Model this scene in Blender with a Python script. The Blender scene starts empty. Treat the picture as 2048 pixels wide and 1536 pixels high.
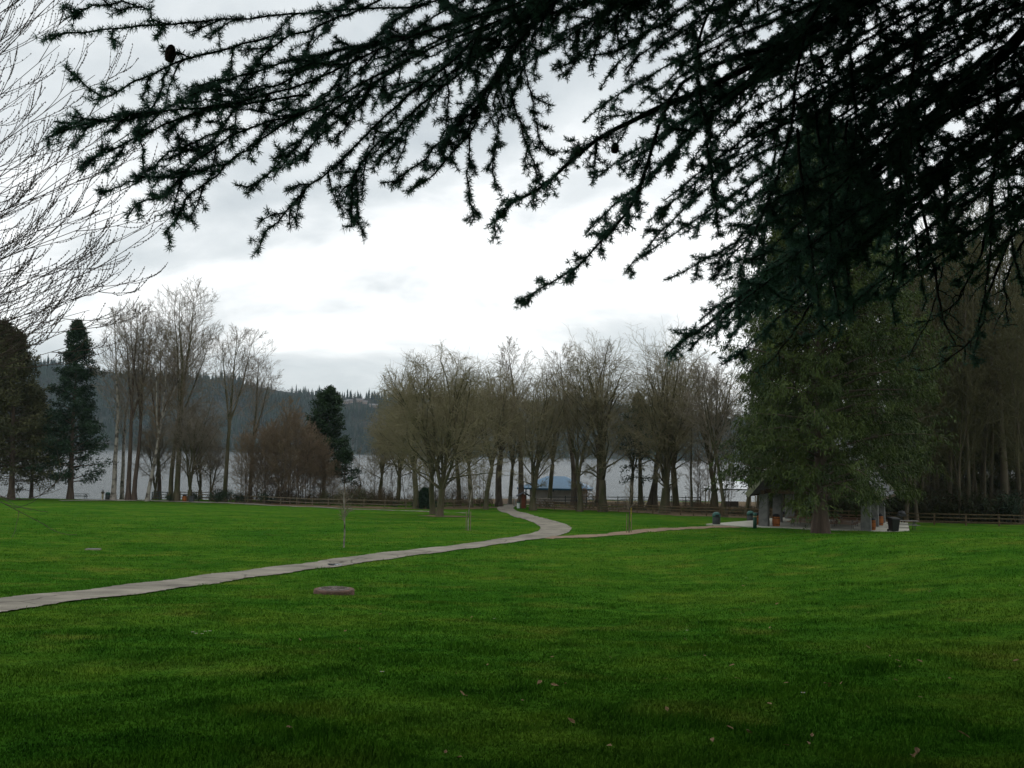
import bpy, math, random
import numpy as np
from mathutils import Matrix, Vector

scene = bpy.context.scene
col = scene.collection
rad = math.radians

# ------------------------------------------------------------------ camera
FPX = 2048.0
PITCH, ROLL, EYE = math.atan(137 / 2048), 0.019, 1.6
F_ = np.array([0, math.cos(PITCH), math.sin(PITCH)])
R0 = np.array([1.0, 0, 0]); U0 = np.array([0, -math.sin(PITCH), math.cos(PITCH)])
R_ = math.cos(ROLL) * R0 + math.sin(ROLL) * U0
U_ = -math.sin(ROLL) * R0 + math.cos(ROLL) * U0
cam_data = bpy.data.cameras.new('camera')
cam_data.sensor_width = 36; cam_data.lens = 36
cam_data.clip_start = 0.05; cam_data.clip_end = 12000
cam = bpy.data.objects.new('camera', cam_data); col.objects.link(cam)
M = Matrix.Identity(4)
for i in range(3):
    M[i][0] = R_[i]; M[i][1] = U_[i]; M[i][2] = -F_[i]
M[2][3] = EYE
cam.matrix_world = M
scene.camera = cam


def ray(px, py):
    v = F_ + (px - 1024) / FPX * R_ + (768 - py) / FPX * U_
    return v / v[1]


def at(px, py, d):
    "world point seen at photo pixel (px, py) at forward distance d"
    return ray(px, py) * d + np.array([0, 0, EYE])


# ------------------------------------------------------------------ terrain
_d = np.linspace(-60, 500, 5601)
_z = np.interp(_d, [-60, 0, 10, 27, 40, 60, 94, 140, 165, 500],
               [-0.6, -1.6, -2.45, -3.76, -4.45, -5.05, -6.0, -7.85, -8.05, -8.6])
_k = np.exp(-0.5 * (np.linspace(-3, 3, 121)) ** 2); _k /= _k.sum()
_zs = np.convolve(np.pad(_z, 60, mode='edge'), _k, mode='valid')


def sstep(a, b, x):
    t = np.clip((x - a) / (b - a), 0, 1)
    return t * t * (3 - 2 * t)


def shore(x):
    return np.interp(x, [-400, -60, -30, 0, 30, 50, 66, 90, 300], [157, 157, 170, 188, 190, 197, 240, 420, 470])


LAKE = -9.5 + EYE


def Hn(x, y):
    x = np.asarray(x, float); y = np.asarray(y, float)
    z = np.interp(y, _d, _zs)
    g = np.interp(y, [-60, 0, 10, 27, 45, 60, 76, 500], [0, 0, .3, .75, 1, .36, 0, 0])
    z = z + 1.55 * sstep(3, 20, x) * g
    z = z + 0.05 * np.sin(x * .31 + 1.3) * np.sin(y * .23) + 0.03 * np.sin(x * .9 + y * .5) * np.cos(y * .7 - x * .2)
    s = sstep(shore(x) - 8, shore(x) + 12, y)
    z = z * (1 - s) + (-11.5) * s
    return z + EYE


def H(x, y):
    return float(Hn(x, y))


def P(px, d, dz=0.0):
    x = ray(px, 1000)[0] * d
    return np.array([x, d, H(x, d) + dz])


def hit(px, py, dmin=4.0):
    r = ray(px, py)
    d = np.arange(dmin, 400, 0.1)
    below = (EYE + r[2] * d) <= Hn(r[0] * d, d)
    i = int(np.argmax(below)) if below.any() else len(d) - 1
    return np.array([r[0] * d[i], d[i], H(r[0] * d[i], d[i])])


# ------------------------------------------------------------------ mesh helpers
def link(o, parent=None):
    col.objects.link(o)
    if parent is not None:
        o.parent = parent
    return o


def mesh_np(name, V, Fs, mat, parent=None, smooth=False):
    "V (n,3); Fs list of (m,k) index arrays -> ONE mesh object"
    V = np.asarray(V, np.float32)
    me = bpy.data.meshes.new(name)
    me.vertices.add(len(V)); me.vertices.foreach_set('co', V.ravel())
    Fs = [np.asarray(f, np.int32) for f in Fs if len(f)]
    nl = sum(f.size for f in Fs); npoly = sum(len(f) for f in Fs)
    me.loops.add(nl); me.polygons.add(npoly)
    me.loops.foreach_set('vertex_index', np.concatenate([f.ravel() for f in Fs]))
    st, off = [], 0
    for f in Fs:
        st.append(off + np.arange(len(f)) * f.shape[1]); off += f.size
    me.polygons.foreach_set('loop_start', np.concatenate(st).astype(np.int32))
    me.polygons.foreach_set('use_smooth', np.full(npoly, smooth, dtype=bool))
    me.update(calc_edges=True)
    if mat: me.materials.append(mat)
    return link(bpy.data.objects.new(name, me), parent)


class MB:
    "collects solid shapes; build() links them as one mesh object"
    def __init__(s): s.v = []; s.f = []
    def _add(s, vs, fs):
        b = len(s.v); s.v += [tuple(map(float, v)) for v in vs]
        s.f += [tuple(b + i for i in f) for f in fs]; return s
    def box(s, c, size, rz=0.0, bev=0.0, taper=1.0):
        hx, hy, hz = [q / 2 for q in size]
        ca, sa = math.cos(rz), math.sin(rz)
        vs = []
        for z, k in ((-hz, 1), (hz, taper)):
            for x, y in ((-hx, -hy), (hx, -hy), (hx, hy), (-hx, hy)):
                x *= k; y *= k
                vs.append((c[0] + x * ca - y * sa, c[1] + x * sa + y * ca, c[2] + z))
        return s._add(vs, [(3, 2, 1, 0), (4, 5, 6, 7), (0, 1, 5, 4), (1, 2, 6, 5), (2, 3, 7, 6), (3, 0, 4, 7)])
    def bar(s, a, b, w, h=None, up=(0, 0, 1)):
        a = np.array(a, float); b = np.array(b, float); h = h or w
        t = b - a; t /= np.linalg.norm(t)
        up = np.array(up, float)
        if abs(t @ up) > .98: up = np.array([1.0, 0, 0])
        sd = np.cross(t, up); sd /= np.linalg.norm(sd); u = np.cross(sd, t)
        vs = [p + sd * i * w / 2 + u * j * h / 2 for p in (a, b) for i, j in ((-1, -1), (1, -1), (1, 1), (-1, 1))]
        return s._add(vs, [(0, 1, 2, 3), (7, 6, 5, 4), (0, 4, 5, 1), (1, 5, 6, 2), (2, 6, 7, 3), (3, 7, 4, 0)])
    def lathe(s, c, prof, n=20):
        "prof: (radius, z) from bottom to top, closed"
        vs = []
        for r, z in prof:
            for k in range(n):
                a = 2 * math.pi * k / n
                vs.append((c[0] + r * math.cos(a), c[1] + r * math.sin(a), c[2] + z))
        m = len(prof)
        fs = [(j * n + k, j * n + (k + 1) % n, (j + 1) * n + (k + 1) % n, (j + 1) * n + k) for j in range(m - 1) for k in range(n)]
        fs += [tuple(range(n - 1, -1, -1)), tuple((m - 1) * n + k for k in range(n))]
        return s._add(vs, fs)
    def poly(s, vs, fs): return s._add(vs, fs)
    def slab(s, quad, th):
        "thick sheet from 4 top corners"
        q = [np.array(p, float) for p in quad]
        n = np.cross(q[1] - q[0], q[2] - q[0]); n /= np.linalg.norm(n)
        if n[2] < 0: n = -n
        vs = q + [p - n * th for p in q]
        return s._add(vs, [(0, 1, 2, 3), (7, 6, 5, 4), (0, 4, 5, 1), (1, 5, 6, 2), (2, 6, 7, 3), (3, 7, 4, 0)])
    def build(s, name, mat, parent=None, smooth=False, bevel=0.0):
        me = bpy.data.meshes.new(name)
        me.from_pydata(s.v, [], s.f); me.update()
        if smooth:
            for p in me.polygons: p.use_smooth = True
        me.materials.append(mat)
        o = link(bpy.data.objects.new(name, me), parent)
        if bevel:
            b = o.modifiers.new('bevel', 'BEVEL'); b.width = bevel; b.segments = 2; b.limit_method = 'ANGLE'
        return o


def tag(o, label=None, cat=None, group=None, kind=None):
    if label: o['label'] = label
    if cat: o['category'] = cat
    if group: o['group'] = group
    if kind: o['kind'] = kind
    return o


def thing(name, label, cat, loc=(0, 0, 0), rz=0.0, group=None):
    o = bpy.data.objects.new(name, None); o.empty_display_size = .3
    link(o); o.location = [float(q) for q in loc]; o.rotation_euler = (0, 0, rz)
    return tag(o, label, cat, group)


def kids(o): return [c for c in bpy.data.objects if c.parent == o]


def copy_thing(src, loc, rz=0.0, sc=1.0, label=None, group=None, lean=(0, 0)):
    c = src.copy(); col.objects.link(c)
    c.location = [float(q) for q in loc]; c.rotation_euler = (lean[0], lean[1], rz)
    c.scale = sc if hasattr(sc, '__len__') else (sc, sc, sc)
    if label: c['label'] = label
    if group: c['group'] = group
    elif 'group' in c: del c['group']
    def rec(a, b):
        for ch in list(a.children):
            k = ch.copy(); col.objects.link(k); k.parent = b; rec(ch, k)
    rec(src, c)
    return c


def norm(a): return a / np.maximum(np.linalg.norm(a, axis=-1, keepdims=True), 1e-9)


def tubes(pts, rads, S):
    "pts (B,N,3), rads (B,N) -> verts, quads"
    B, N, _ = pts.shape
    T = norm(np.gradient(pts, axis=1))
    mt = norm(pts[:, -1] - pts[:, 0])
    ref = np.where(np.abs(mt[:, 2:3]) > .8, np.array([[1.0, 0.1, 0]]), np.array([[0.1, 0.05, 1.0]]))
    n1 = norm(np.cross(T, ref[:, None, :])); n2 = np.cross(T, n1)
    a = np.arange(S) * 2 * math.pi / S
    ring = np.cos(a)[None, None, :, None] * n1[:, :, None, :] + np.sin(a)[None, None, :, None] * n2[:, :, None, :]
    V = pts[:, :, None, :] + rads[:, :, None, None] * ring
    b = np.arange(B)[:, None, None] * N * S; j = np.arange(N - 1)[None, :, None] * S
    k = np.arange(S)[None, None, :]; k2 = (k + 1) % S
    Q = np.stack([b + j + k, b + j + k2, b + j + S + k2, b + j + S + k], -1).reshape(-1, 4)
    return V.reshape(-1, 3), Q


class NB:
    "collects numpy pieces"
    def __init__(s): s.V = []; s.F = {}; s.n = 0
    def add(s, V, Fa):
        s.V.append(np.asarray(V, np.float32)); s.F.setdefault(Fa.shape[1], []).append(Fa + s.n); s.n += len(V); return s
    def tube(s, pts, rads, S=4): return s.add(*tubes(pts, rads, S))
    def data(s): return np.concatenate(s.V), [np.concatenate(f) for f in s.F.values()]
    def build(s, name, mat, parent=None, smooth=False):
        V, Fs = s.data(); return mesh_np(name, V, Fs, mat, parent, smooth)


def grow(rng, start, dirn, length, r0, r1, N, wob=.12, trop=(0, 0, .1)):
    B = len(start); d = norm(np.asarray(dirn, float)); p = np.asarray(start, float)
    L = np.broadcast_to(np.asarray(length, float), (B,)); step = (L / (N - 1))[:, None]
    pts = [p]; trop = np.asarray(trop)
    for i in range(N - 1):
        p = p + d * step; pts.append(p)
        d = norm(d + wob * rng.normal(size=(B, 3)) + trop)
    pts = np.stack(pts, 1)
    t = np.linspace(0, 1, N)[None]
    r0 = np.broadcast_to(np.asarray(r0, float), (B,))[:, None]; r1 = np.broadcast_to(np.asarray(r1, float), (B,))[:, None]
    return pts, r0 * (1 - t) + r1 * t


def spawn(rng, pts, k, t0, t1, ang, asd=.18, even=True):
    "k children per parent polyline: start, dir, t, parent length"
    B, N, _ = pts.shape
    t = (np.arange(k)[None] + rng.random((B, k))) / k if even else rng.random((B, k))
    t = t0 + (t1 - t0) * t
    f = t * (N - 1); i = np.minimum(f.astype(int), N - 2); fr = (f - i)[..., None]
    bi = np.arange(B)[:, None]
    a, b = pts[bi, i], pts[bi, i + 1]
    s = a * (1 - fr) + b * fr; tan = norm(b - a)
    L = np.linalg.norm(np.diff(pts, axis=1), axis=2).sum(1)
    az = rng.random((B, 1)) * 6.28 + np.arange(k)[None] * 2.4 + rng.normal(size=(B, k)) * .5
    ref = np.where(np.abs(tan[..., 2:3]) > .9, np.array([1.0, 0, 0]), np.array([0, 0, 1.0]))
    n1 = norm(np.cross(tan, ref)); n2 = np.cross(tan, n1)
    an = (ang + asd * rng.normal(size=(B, k)))[..., None]
    perp = np.cos(az)[..., None] * n1 + np.sin(az)[..., None] * n2
    d = np.cos(an) * tan + np.sin(an) * perp
    return s.reshape(-1, 3), d.reshape(-1, 3), t.ravel(), np.repeat(L, k)


def catmull(cp, n):
    cp = np.asarray(cp, float); c = np.vstack([2 * cp[0] - cp[1], cp, 2 * cp[-1] - cp[-2]])
    out = []; m = len(cp) - 1
    for u in np.linspace(0, m, n):
        i = min(int(u), m - 1); t = u - i
        p0, p1, p2, p3 = c[i], c[i + 1], c[i + 2], c[i + 3]
        out.append(.5 * ((2 * p1) + (-p0 + p2) * t + (2 * p0 - 5 * p1 + 4 * p2 - p3) * t ** 2 + (-p0 + 3 * p1 - 3 * p2 + p3) * t ** 3))
    return np.array(out)


# ------------------------------------------------------------------ materials
def mat(name, base, var=None, scale=3.0, rough=.8, spec=.2, detail=4, bump=0.0, bscale=20.0, stretch=(1, 1, 1), lo=.35, hi=.65, metal=0.0, rand=0.0, coord='Object'):
    m = bpy.data.materials.new(name); m.use_nodes = True
    nt = m.node_tree; N, L = nt.nodes, nt.links
    b = N['Principled BSDF']; b.inputs['Roughness'].default_value = rough
    b.inputs['Specular IOR Level'].default_value = spec; b.inputs['Metallic'].default_value = metal
    tc = N.new('ShaderNodeTexCoord'); mp = N.new('ShaderNodeMapping'); mp.inputs['Scale'].default_value = stretch
    L.new(tc.outputs[coord], mp.inputs['Vector'])
    var = var or tuple(c * .7 for c in base)
    nz = N.new('ShaderNodeTexNoise'); nz.inputs['Scale'].default_value = scale; nz.inputs['Detail'].default_value = detail
    L.new(mp.outputs[0], nz.inputs['Vector'])
    cr = N.new('ShaderNodeValToRGB')
    cr.color_ramp.elements[0].position = lo; cr.color_ramp.elements[1].position = hi
    cr.color_ramp.elements[0].color = (*var, 1); cr.color_ramp.elements[1].color = (*base, 1)
    L.new(nz.outputs['Fac'], cr.inputs['Fac'])
    L.new(cr.outputs['Color'], b.inputs['Base Color'])
    if bump:
        n2 = N.new('ShaderNodeTexNoise'); n2.inputs['Scale'].default_value = bscale; n2.inputs['Detail'].default_value = 5
        L.new(mp.outputs[0], n2.inputs['Vector'])
        bp = N.new('ShaderNodeBump'); bp.inputs['Strength'].default_value = bump; bp.inputs['Distance'].default_value = .05
        L.new(n2.outputs['Fac'], bp.inputs['Height']); L.new(bp.outputs['Normal'], b.inputs['Normal'])
    return m


def grass_mat(name, bladed):
    m = bpy.data.materials.new(name); m.use_nodes = True
    nt = m.node_tree; N, L = nt.nodes, nt.links
    b = N['Principled BSDF']; b.inputs['Roughness'].default_value = .9; b.inputs['Specular IOR Level'].default_value = 0.0
    tc = N.new('ShaderNodeTexCoord')
    def nz(s, d=3, st=(1, 1, 1)):
        mp = N.new('ShaderNodeMapping'); mp.inputs['Scale'].default_value = st
        L.new(tc.outputs['Object'], mp.inputs['Vector'])
        n = N.new('ShaderNodeTexNoise'); n.inputs['Scale'].default_value = s; n.inputs['Detail'].default_value = d
        L.new(mp.outputs[0], n.inputs['Vector']); return n.outputs['Fac']
    def ramp(f, stops):
        c = N.new('ShaderNodeValToRGB')
        while len(c.color_ramp.elements) < len(stops): c.color_ramp.elements.new(.5)
        for e, (p, q) in zip(c.color_ramp.elements, stops): e.position = p; e.color = (*q, 1)
        L.new(f, c.inputs['Fac']); return c.outputs['Color']
    def mix(f, a, bb, mode='MIX'):
        x = N.new('ShaderNodeMix'); x.data_type = 'RGBA'; x.blend_type = mode
        if isinstance(f, float): x.inputs[0].default_value = f
        else: L.new(f, x.inputs[0])
        L.new(a, x.inputs[6]); L.new(bb, x.inputs[7]); return x.outputs[2]
    big = ramp(nz(.2, 5), [(.36, (.044, .146, .014)), (.5, (.063, .176, .018)), (.64, (.092, .195, .022))] if bladed else [(.36, (.037, .118, .013)), (.5, (.052, .139, .016)), (.64, (.075, .153, .019))])
    mid = ramp(nz(1.6, 5), [(.3, (.55, .6, .55)), (.46, (.93, .94, .9)), (.72, (1.28, 1.12, .95))])
    c = mix(1.0, big, mid, 'MULTIPLY')
    dry = ramp(nz(.55, 6), [(.55, (0, 0, 0)), (.74, (.5, .5, .5))])
    tan = N.new('ShaderNodeRGB'); tan.outputs[0].default_value = (.18, .19, .035, 1)
    c = mix(dry, c, tan.outputs[0])
    fine = ramp(nz(9 if not bladed else 60, 4), [(.25, (.6, .6, .6)), (.6, (1.1, 1.1, 1.0))])
    c = mix(1.0, c, fine, 'MULTIPLY')
    if not bladed:
        mow = ramp(nz(.9, 2, (.15, 1.2, 1)), [(.35, (.86, .88, .86)), (.65, (1.06, 1.06, 1.06))])
        c = mix(1.0, c, mow, 'MULTIPLY')
        n2 = N.new('ShaderNodeTexNoise'); n2.inputs['Scale'].default_value = 16; n2.inputs['Detail'].default_value = 6
        L.new(tc.outputs['Object'], n2.inputs['Vector'])
        bp = N.new('ShaderNodeBump'); bp.inputs['Strength'].default_value = .9; bp.inputs['Distance'].default_value = .08
        L.new(n2.outputs['Fac'], bp.inputs['Height']); L.new(bp.outputs['Normal'], b.inputs['Normal'])
    L.new(c, b.inputs['Base Color'])
    return m


def leaf_mat(name, a, b_, scale=.5, trans=.0, rough=.6):
    m = mat(name, a, b_, scale=scale, rough=rough, spec=.15, detail=6, lo=.3, hi=.7)
    return m


M_ = {}
M_['lawn'] = grass_mat('lawn_ground', False)
M_['grass'] = grass_mat('grass_blades', True)
M_['path'] = mat('path_asphalt', (.285, .26, .21), (.185, .165, .135), scale=1.1, rough=.85, bump=.3, bscale=60)
M_['redpath'] = mat('path_red_gravel', (.27, .19, .125), (.19, .135, .09), scale=1.5, rough=.9, bump=.4, bscale=50)
M_['concrete'] = mat('concrete_slab', (.46, .45, .38), (.37, .36, .30), scale=.8, rough=.85)
M_['bark_grey'] = mat('bark_grey', (.13, .105, .08), (.055, .045, .032), scale=3.5, rough=.9, bump=.6, bscale=9, stretch=(1, 1, .25))
M_['bark_moss'] = mat('bark_mossy', (.12, .10, .065), (.055, .058, .026), scale=1.4, rough=.9, bump=.6, bscale=9, stretch=(1, 1, .35))
M_['bark_red'] = mat('bark_reddish', (.115, .085, .065), (.06, .045, .035), scale=4, rough=.9, bump=.6, bscale=8, stretch=(1, 1, .2))
M_['bark_white'] = mat('bark_white', (.30, .27, .235), (.08, .07, .058), scale=1.6, rough=.8, stretch=(1, 1, .9), lo=.38, hi=.52)
M_['twig_grey'] = mat('twig_grey', (.24, .205, .16), (.155, .13, .095), scale=.6, rough=.85)
M_['twig_moss'] = mat('twig_mossy', (.25, .215, .13), (.165, .15, .08), scale=.35, rough=.85)
M_['twig_red'] = mat('twig_reddish', (.20, .145, .095), (.14, .108, .07), scale=.25, rough=.85)
M_['bark_dark'] = mat('bark_dark_wood', (.125, .10, .07), (.06, .056, .034), scale=1.2, rough=.9, bump=.6, bscale=9, stretch=(1, 1, .35))
M_['twig_wood'] = mat('twig_dark_wood', (.125, .112, .055), (.07, .07, .03), scale=.3, rough=.85)
M_['twig_dark'] = mat('twig_dark', (.125, .095, .080), (.085, .065, .055), scale=.9, rough=.8)
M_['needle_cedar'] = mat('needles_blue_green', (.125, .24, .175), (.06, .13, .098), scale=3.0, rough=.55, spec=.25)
M_['needle_upper'] = mat('needles_opaque_for_shade', (.045, .095, .066), (.022, .052, .038), scale=1.0, rough=.6, spec=.2)  # darker opaque needle copy so the unseen crown throws deeper shade
M_['cedar_bark'] = mat('cedar_bark', (.045, .036, .030), (.022, .018, .015), scale=5, rough=.95, bump=.6, bscale=14)
M_['cone'] = mat('cone_scales', (.085, .06, .045), (.045, .032, .025), scale=30, rough=.9, bump=.8, bscale=50)
M_['fol_dark'] = mat('foliage_dark', (.030, .060, .028), (.013, .030, .017), scale=.8, rough=.7)
M_['fol_cedar'] = mat('foliage_red_cedar', (.060, .084, .016), (.024, .042, .011), scale=.55, rough=.7)
M_['fol_olive'] = mat('foliage_olive', (.085, .085, .036), (.042, .046, .022), scale=.5, rough=.8)
M_['fol_pine'] = mat('foliage_pine', (.030, .060, .022), (.014, .030, .014), scale=.7, rough=.7)
M_['fol_wood'] = mat('foliage_dark_wood', (.070, .086, .03), (.032, .046, .017), scale=.6, rough=.8)
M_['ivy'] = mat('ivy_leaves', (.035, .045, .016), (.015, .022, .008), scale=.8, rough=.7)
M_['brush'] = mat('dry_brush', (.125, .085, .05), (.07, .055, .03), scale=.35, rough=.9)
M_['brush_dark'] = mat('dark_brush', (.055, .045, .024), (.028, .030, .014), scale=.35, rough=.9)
M_['shrub'] = mat('shrub_leaves', (.035, .060, .028), (.018, .032, .018), scale=.8, rough=.7)
M_['mulch'] = mat('leaf_mulch', (.155, .095, .05), (.075, .060, .026), scale=.9, rough=.95, bump=.7, bscale=12, detail=8)
M_['wood_fence'] = mat('fence_wood', (.18, .145, .10), (.105, .09, .06), scale=5, rough=.9)
M_['wood_brown'] = mat('fence_wood_brown', (.145, .105, .06), (.08, .064, .038), scale=5, rough=.9)
M_['wood_grey'] = mat('fence_wood_grey', (.085, .10, .095), (.05, .06, .06), scale=5, rough=.9)
M_['wood_table'] = mat('table_wood', (.20, .105, .06), (.12, .062, .038), scale=6, rough=.7, stretch=(1, 8, 1))
M_['wood_grey_table'] = mat('table_grey_wood', (.22, .21, .19), (.15, .14, .13), scale=6, rough=.8)
M_['barrel'] = mat('barrel_orange_wood', (.36, .125, .035), (.20, .065, .02), scale=9, rough=.7, stretch=(1, 1, .15))
M_['barrel_lid'] = mat('barrel_liner', (.025, .027, .03), rough=.5)
M_['bin_body'] = mat('bin_body_grey', (.055, .062, .062), (.04, .046, .046), scale=8, rough=.6)
M_['bin_lid'] = mat('bin_lid_green', (.045, .125, .105), (.035, .10, .085), scale=5, rough=.5)
M_['bollard'] = mat('bollard_green', (.015, .065, .04), rough=.5)
M_['band'] = mat('bollard_band_tan', (.38, .33, .2), rough=.6)
M_['black'] = mat('black_plastic', (.012, .013, .014), rough=.45, spec=.4)
M_['metal'] = mat('galvanised_metal', (.36, .38, .39), rough=.45, metal=.6)
M_['white'] = mat('white_paint', (.75, .75, .72), rough=.6)
M_['stone'] = mat('pillar_grey_stone', (.175, .175, .165), (.105, .108, .105), scale=2.6, rough=.9, bump=.5, bscale=10)
M_['roof_grey'] = mat('roof_grey_shingle', (.15, .15, .155), (.08, .085, .09), scale=4, rough=.9, stretch=(.5, .5, 4))
M_['barge'] = mat('bargeboard_pale', (.26, .265, .18), (.19, .20, .135), scale=5, rough=.8)
M_['wood_dark'] = mat('timber_dark', (.075, .05, .03), rough=.8)
M_['roof_blue'] = mat('roof_blue_metal', (.10, .225, .36), (.085, .19, .305), scale=2, rough=.45, spec=.4)
M_['fascia_blue'] = mat('fascia_blue', (.05, .15, .25), rough=.5)
M_['cmu'] = mat('block_wall_grey', (.42, .41, .385), (.34, .335, .31), scale=1.5, rough=.9)
M_['white_roof'] = mat('white_canopy_sheet', (.90, .92, .94), (.84, .87, .90), scale=.8, rough=.5)
M_['kiosk'] = mat('kiosk_red_wood', (.22, .075, .04), (.15, .05, .03), scale=6, rough=.8)
M_['kiosk_roof'] = mat('kiosk_roof_dark', (.05, .055, .065), rough=.8)
M_['rock'] = mat('rubble_rock', (.34, .31, .27), (.17, .15, .12), scale=1.5, rough=.9, bump=.5, bscale=6)
M_['ring'] = mat('concrete_ring_brown', (.19, .115, .09), (.115, .075, .06), scale=9, rough=.95, bump=.8, bscale=25)
M_['cover'] = mat('cast_cover', (.20, .165, .15), (.12, .10, .09), scale=16, rough=.85, bump=.7, bscale=40)
M_['leaf_dry'] = mat('dry_leaf', (.30, .20, .10), (.19, .115, .055), scale=15, rough=.8)
M_['petal'] = mat('white_petal', (.78, .78, .74), rough=.7)
M_['hill_soil'] = mat('hill_soil', (.026, .034, .022), (.018, .024, .016), scale=.02, rough=1)
M_['hill_con'] = mat('far_conifer_foliage', (.028, .050, .030), (.012, .026, .018), scale=.012, rough=.9)
M_['hill_dec'] = mat('far_bare_crowns', (.095, .075, .055), (.055, .05, .036), scale=.015, rough=.9)
M_['house_wall'] = mat('far_house_wall', (.36, .29, .25), rough=.8)
M_['house_roof'] = mat('far_house_roof', (.22, .21, .21), rough=.8)
M_['stake'] = mat('stake_wood', (.24, .19, .13), rough=.9)
M_['yellow'] = mat('yellow_marker', (.55, .42, .05), rough=.7)

# cracks, joints and damp stains in the paving
nt = M_['path'].node_tree; N, L = nt.nodes, nt.links
pb = N['Principled BSDF']; src_ = pb.inputs['Base Color'].links[0].from_socket
tcp = N.new('ShaderNodeTexCoord'); nw = N.new('ShaderNodeTexNoise'); nw.inputs['Scale'].default_value = 1.3; nw.inputs['Detail'].default_value = 5
L.new(tcp.outputs['Object'], nw.inputs['Vector'])
mxv = N.new('ShaderNodeMix'); mxv.data_type = 'RGBA'; mxv.inputs[0].default_value = .35; L.new(tcp.outputs['Object'], mxv.inputs[6]); L.new(nw.outputs['Color'], mxv.inputs[7])
vo = N.new('ShaderNodeTexVoronoi'); vo.feature = 'DISTANCE_TO_EDGE'; vo.inputs['Scale'].default_value = .55; L.new(mxv.outputs[2], vo.inputs['Vector'])
cr_ = N.new('ShaderNodeValToRGB'); cr_.color_ramp.elements[0].position = .004; cr_.color_ramp.elements[1].position = .016
cr_.color_ramp.elements[0].color = (.45, .44, .40, 1); cr_.color_ramp.elements[1].color = (1, 1, 1, 1); L.new(vo.outputs['Distance'], cr_.inputs['Fac'])
ns = N.new('ShaderNodeTexNoise'); ns.inputs['Scale'].default_value = .45; ns.inputs['Detail'].default_value = 7; L.new(tcp.outputs['Object'], ns.inputs['Vector'])
cs = N.new('ShaderNodeValToRGB'); cs.color_ramp.elements[0].position = .36; cs.color_ramp.elements[1].position = .56
cs.color_ramp.elements[0].color = (.74, .74, .73, 1); cs.color_ramp.elements[1].color = (1.04, 1.04, 1.03, 1); L.new(ns.outputs['Fac'], cs.inputs['Fac'])
m1 = N.new('ShaderNodeMix'); m1.data_type = 'RGBA'; m1.blend_type = 'MULTIPLY'; m1.inputs[0].default_value = 1; L.new(src_, m1.inputs[6]); L.new(cr_.outputs[0], m1.inputs[7])
m2 = N.new('ShaderNodeMix'); m2.data_type = 'RGBA'; m2.blend_type = 'MULTIPLY'; m2.inputs[0].default_value = 1; L.new(m1.outputs[2], m2.inputs[6]); L.new(cs.outputs[0], m2.inputs[7])
L.new(m2.outputs[2], pb.inputs['Base Color'])

# ------------------------------------------------------------------ world, sun
SUN_EL, SUN_AZ = rad(46), rad(38)       # behind the cloud, ahead of the camera and to the right
world = bpy.data.worlds.new('World'); scene.world = world; world.use_nodes = True
nt = world.node_tree; N, L = nt.nodes, nt.links
bg = N['Background']; bg.inputs['Strength'].default_value = 0.1
sky = N.new('ShaderNodeTexSky'); sky.sky_type = 'NISHITA'; sky.sun_disc = False
sky.sun_elevation = SUN_EL; sky.sun_rotation = SUN_AZ
tc = N.new('ShaderNodeTexCoord')
sep = N.new('ShaderNodeSeparateXYZ'); L.new(tc.outputs['Generated'], sep.inputs[0])


def math_(op, a, b=None, clamp=False):
    n = N.new('ShaderNodeMath'); n.operation = op; n.use_clamp = clamp
    for i, q in enumerate((a, b)):
        if q is None: continue
        if isinstance(q, (int, float)): n.inputs[i].default_value = q
        else: L.new(q, n.inputs[i])
    return n.outputs[0]


zc = math_('ADD', math_('MAXIMUM', sep.outputs['Z'], 0.0), 0.34)
cx = math_('DIVIDE', sep.outputs['X'], zc); cy = math_('DIVIDE', sep.outputs['Y'], zc)
cmb = N.new('ShaderNodeCombineXYZ'); L.new(cx, cmb.inputs[0]); L.new(cy, cmb.inputs[1])


def wnoise(scale, detail, off, rough=.55, st=(1, 1, 1)):
    mp = N.new('ShaderNodeMapping'); mp.inputs['Location'].default_value = off; mp.inputs['Scale'].default_value = st
    L.new(cmb.outputs[0], mp.inputs['Vector'])
    n = N.new('ShaderNodeTexNoise'); n.inputs['Scale'].default_value = scale; n.inputs['Detail'].default_value = detail
    n.inputs['Roughness'].default_value = rough
    n.inputs['Distortion'].default_value = .4
    L.new(mp.outputs[0], n.inputs['Vector']); return n.outputs['Fac']


cl1 = wnoise(1.25, 7, (3.1, 7.4, 0))
cl2 = wnoise(4.2, 6, (11.3, 2.2, 0))
dens = math_('ADD', math_('MULTIPLY', cl1, .72), math_('MULTIPLY', cl2, .28))
# elevation term: brighter, thinner cloud low over the lake
el = sep.outputs['Z']
ecr = N.new('ShaderNodeValToRGB')
est = [(0.0, .64), (.045, .68), (.085, .80), (.16, .86), (.215, .78), (.27, .76), (.36, .74), (.55, .69), (1.0, .74)]
while len(ecr.color_ramp.elements) < len(est): ecr.color_ramp.elements.new(.5)
for e, (p, v) in zip(ecr.color_ramp.elements, est): e.position = p; e.color = (v, v, v, 1)
L.new(el, ecr.inputs['Fac'])
lum = math_('ADD', ecr.outputs['Color'], math_('MULTIPLY', math_('SUBTRACT', .5, dens), 3.1))
ccr = N.new('ShaderNodeValToRGB')
cst = [(0.0, (4.7, 5.2, 5.5)), (.25, (5.8, 6.3, 6.6)), (.5, (6.9, 7.4, 7.6)), (.75, (8.6, 9.0, 9.1)), (1.0, (12.0, 12.1, 12.0))]
while len(ccr.color_ramp.elements) < len(cst): ccr.color_ramp.elements.new(.5)
for e, (p, v) in zip(ccr.color_ramp.elements, cst): e.position = p; e.color = (*v, 1)
L.new(lum, ccr.inputs['Fac'])
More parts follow.
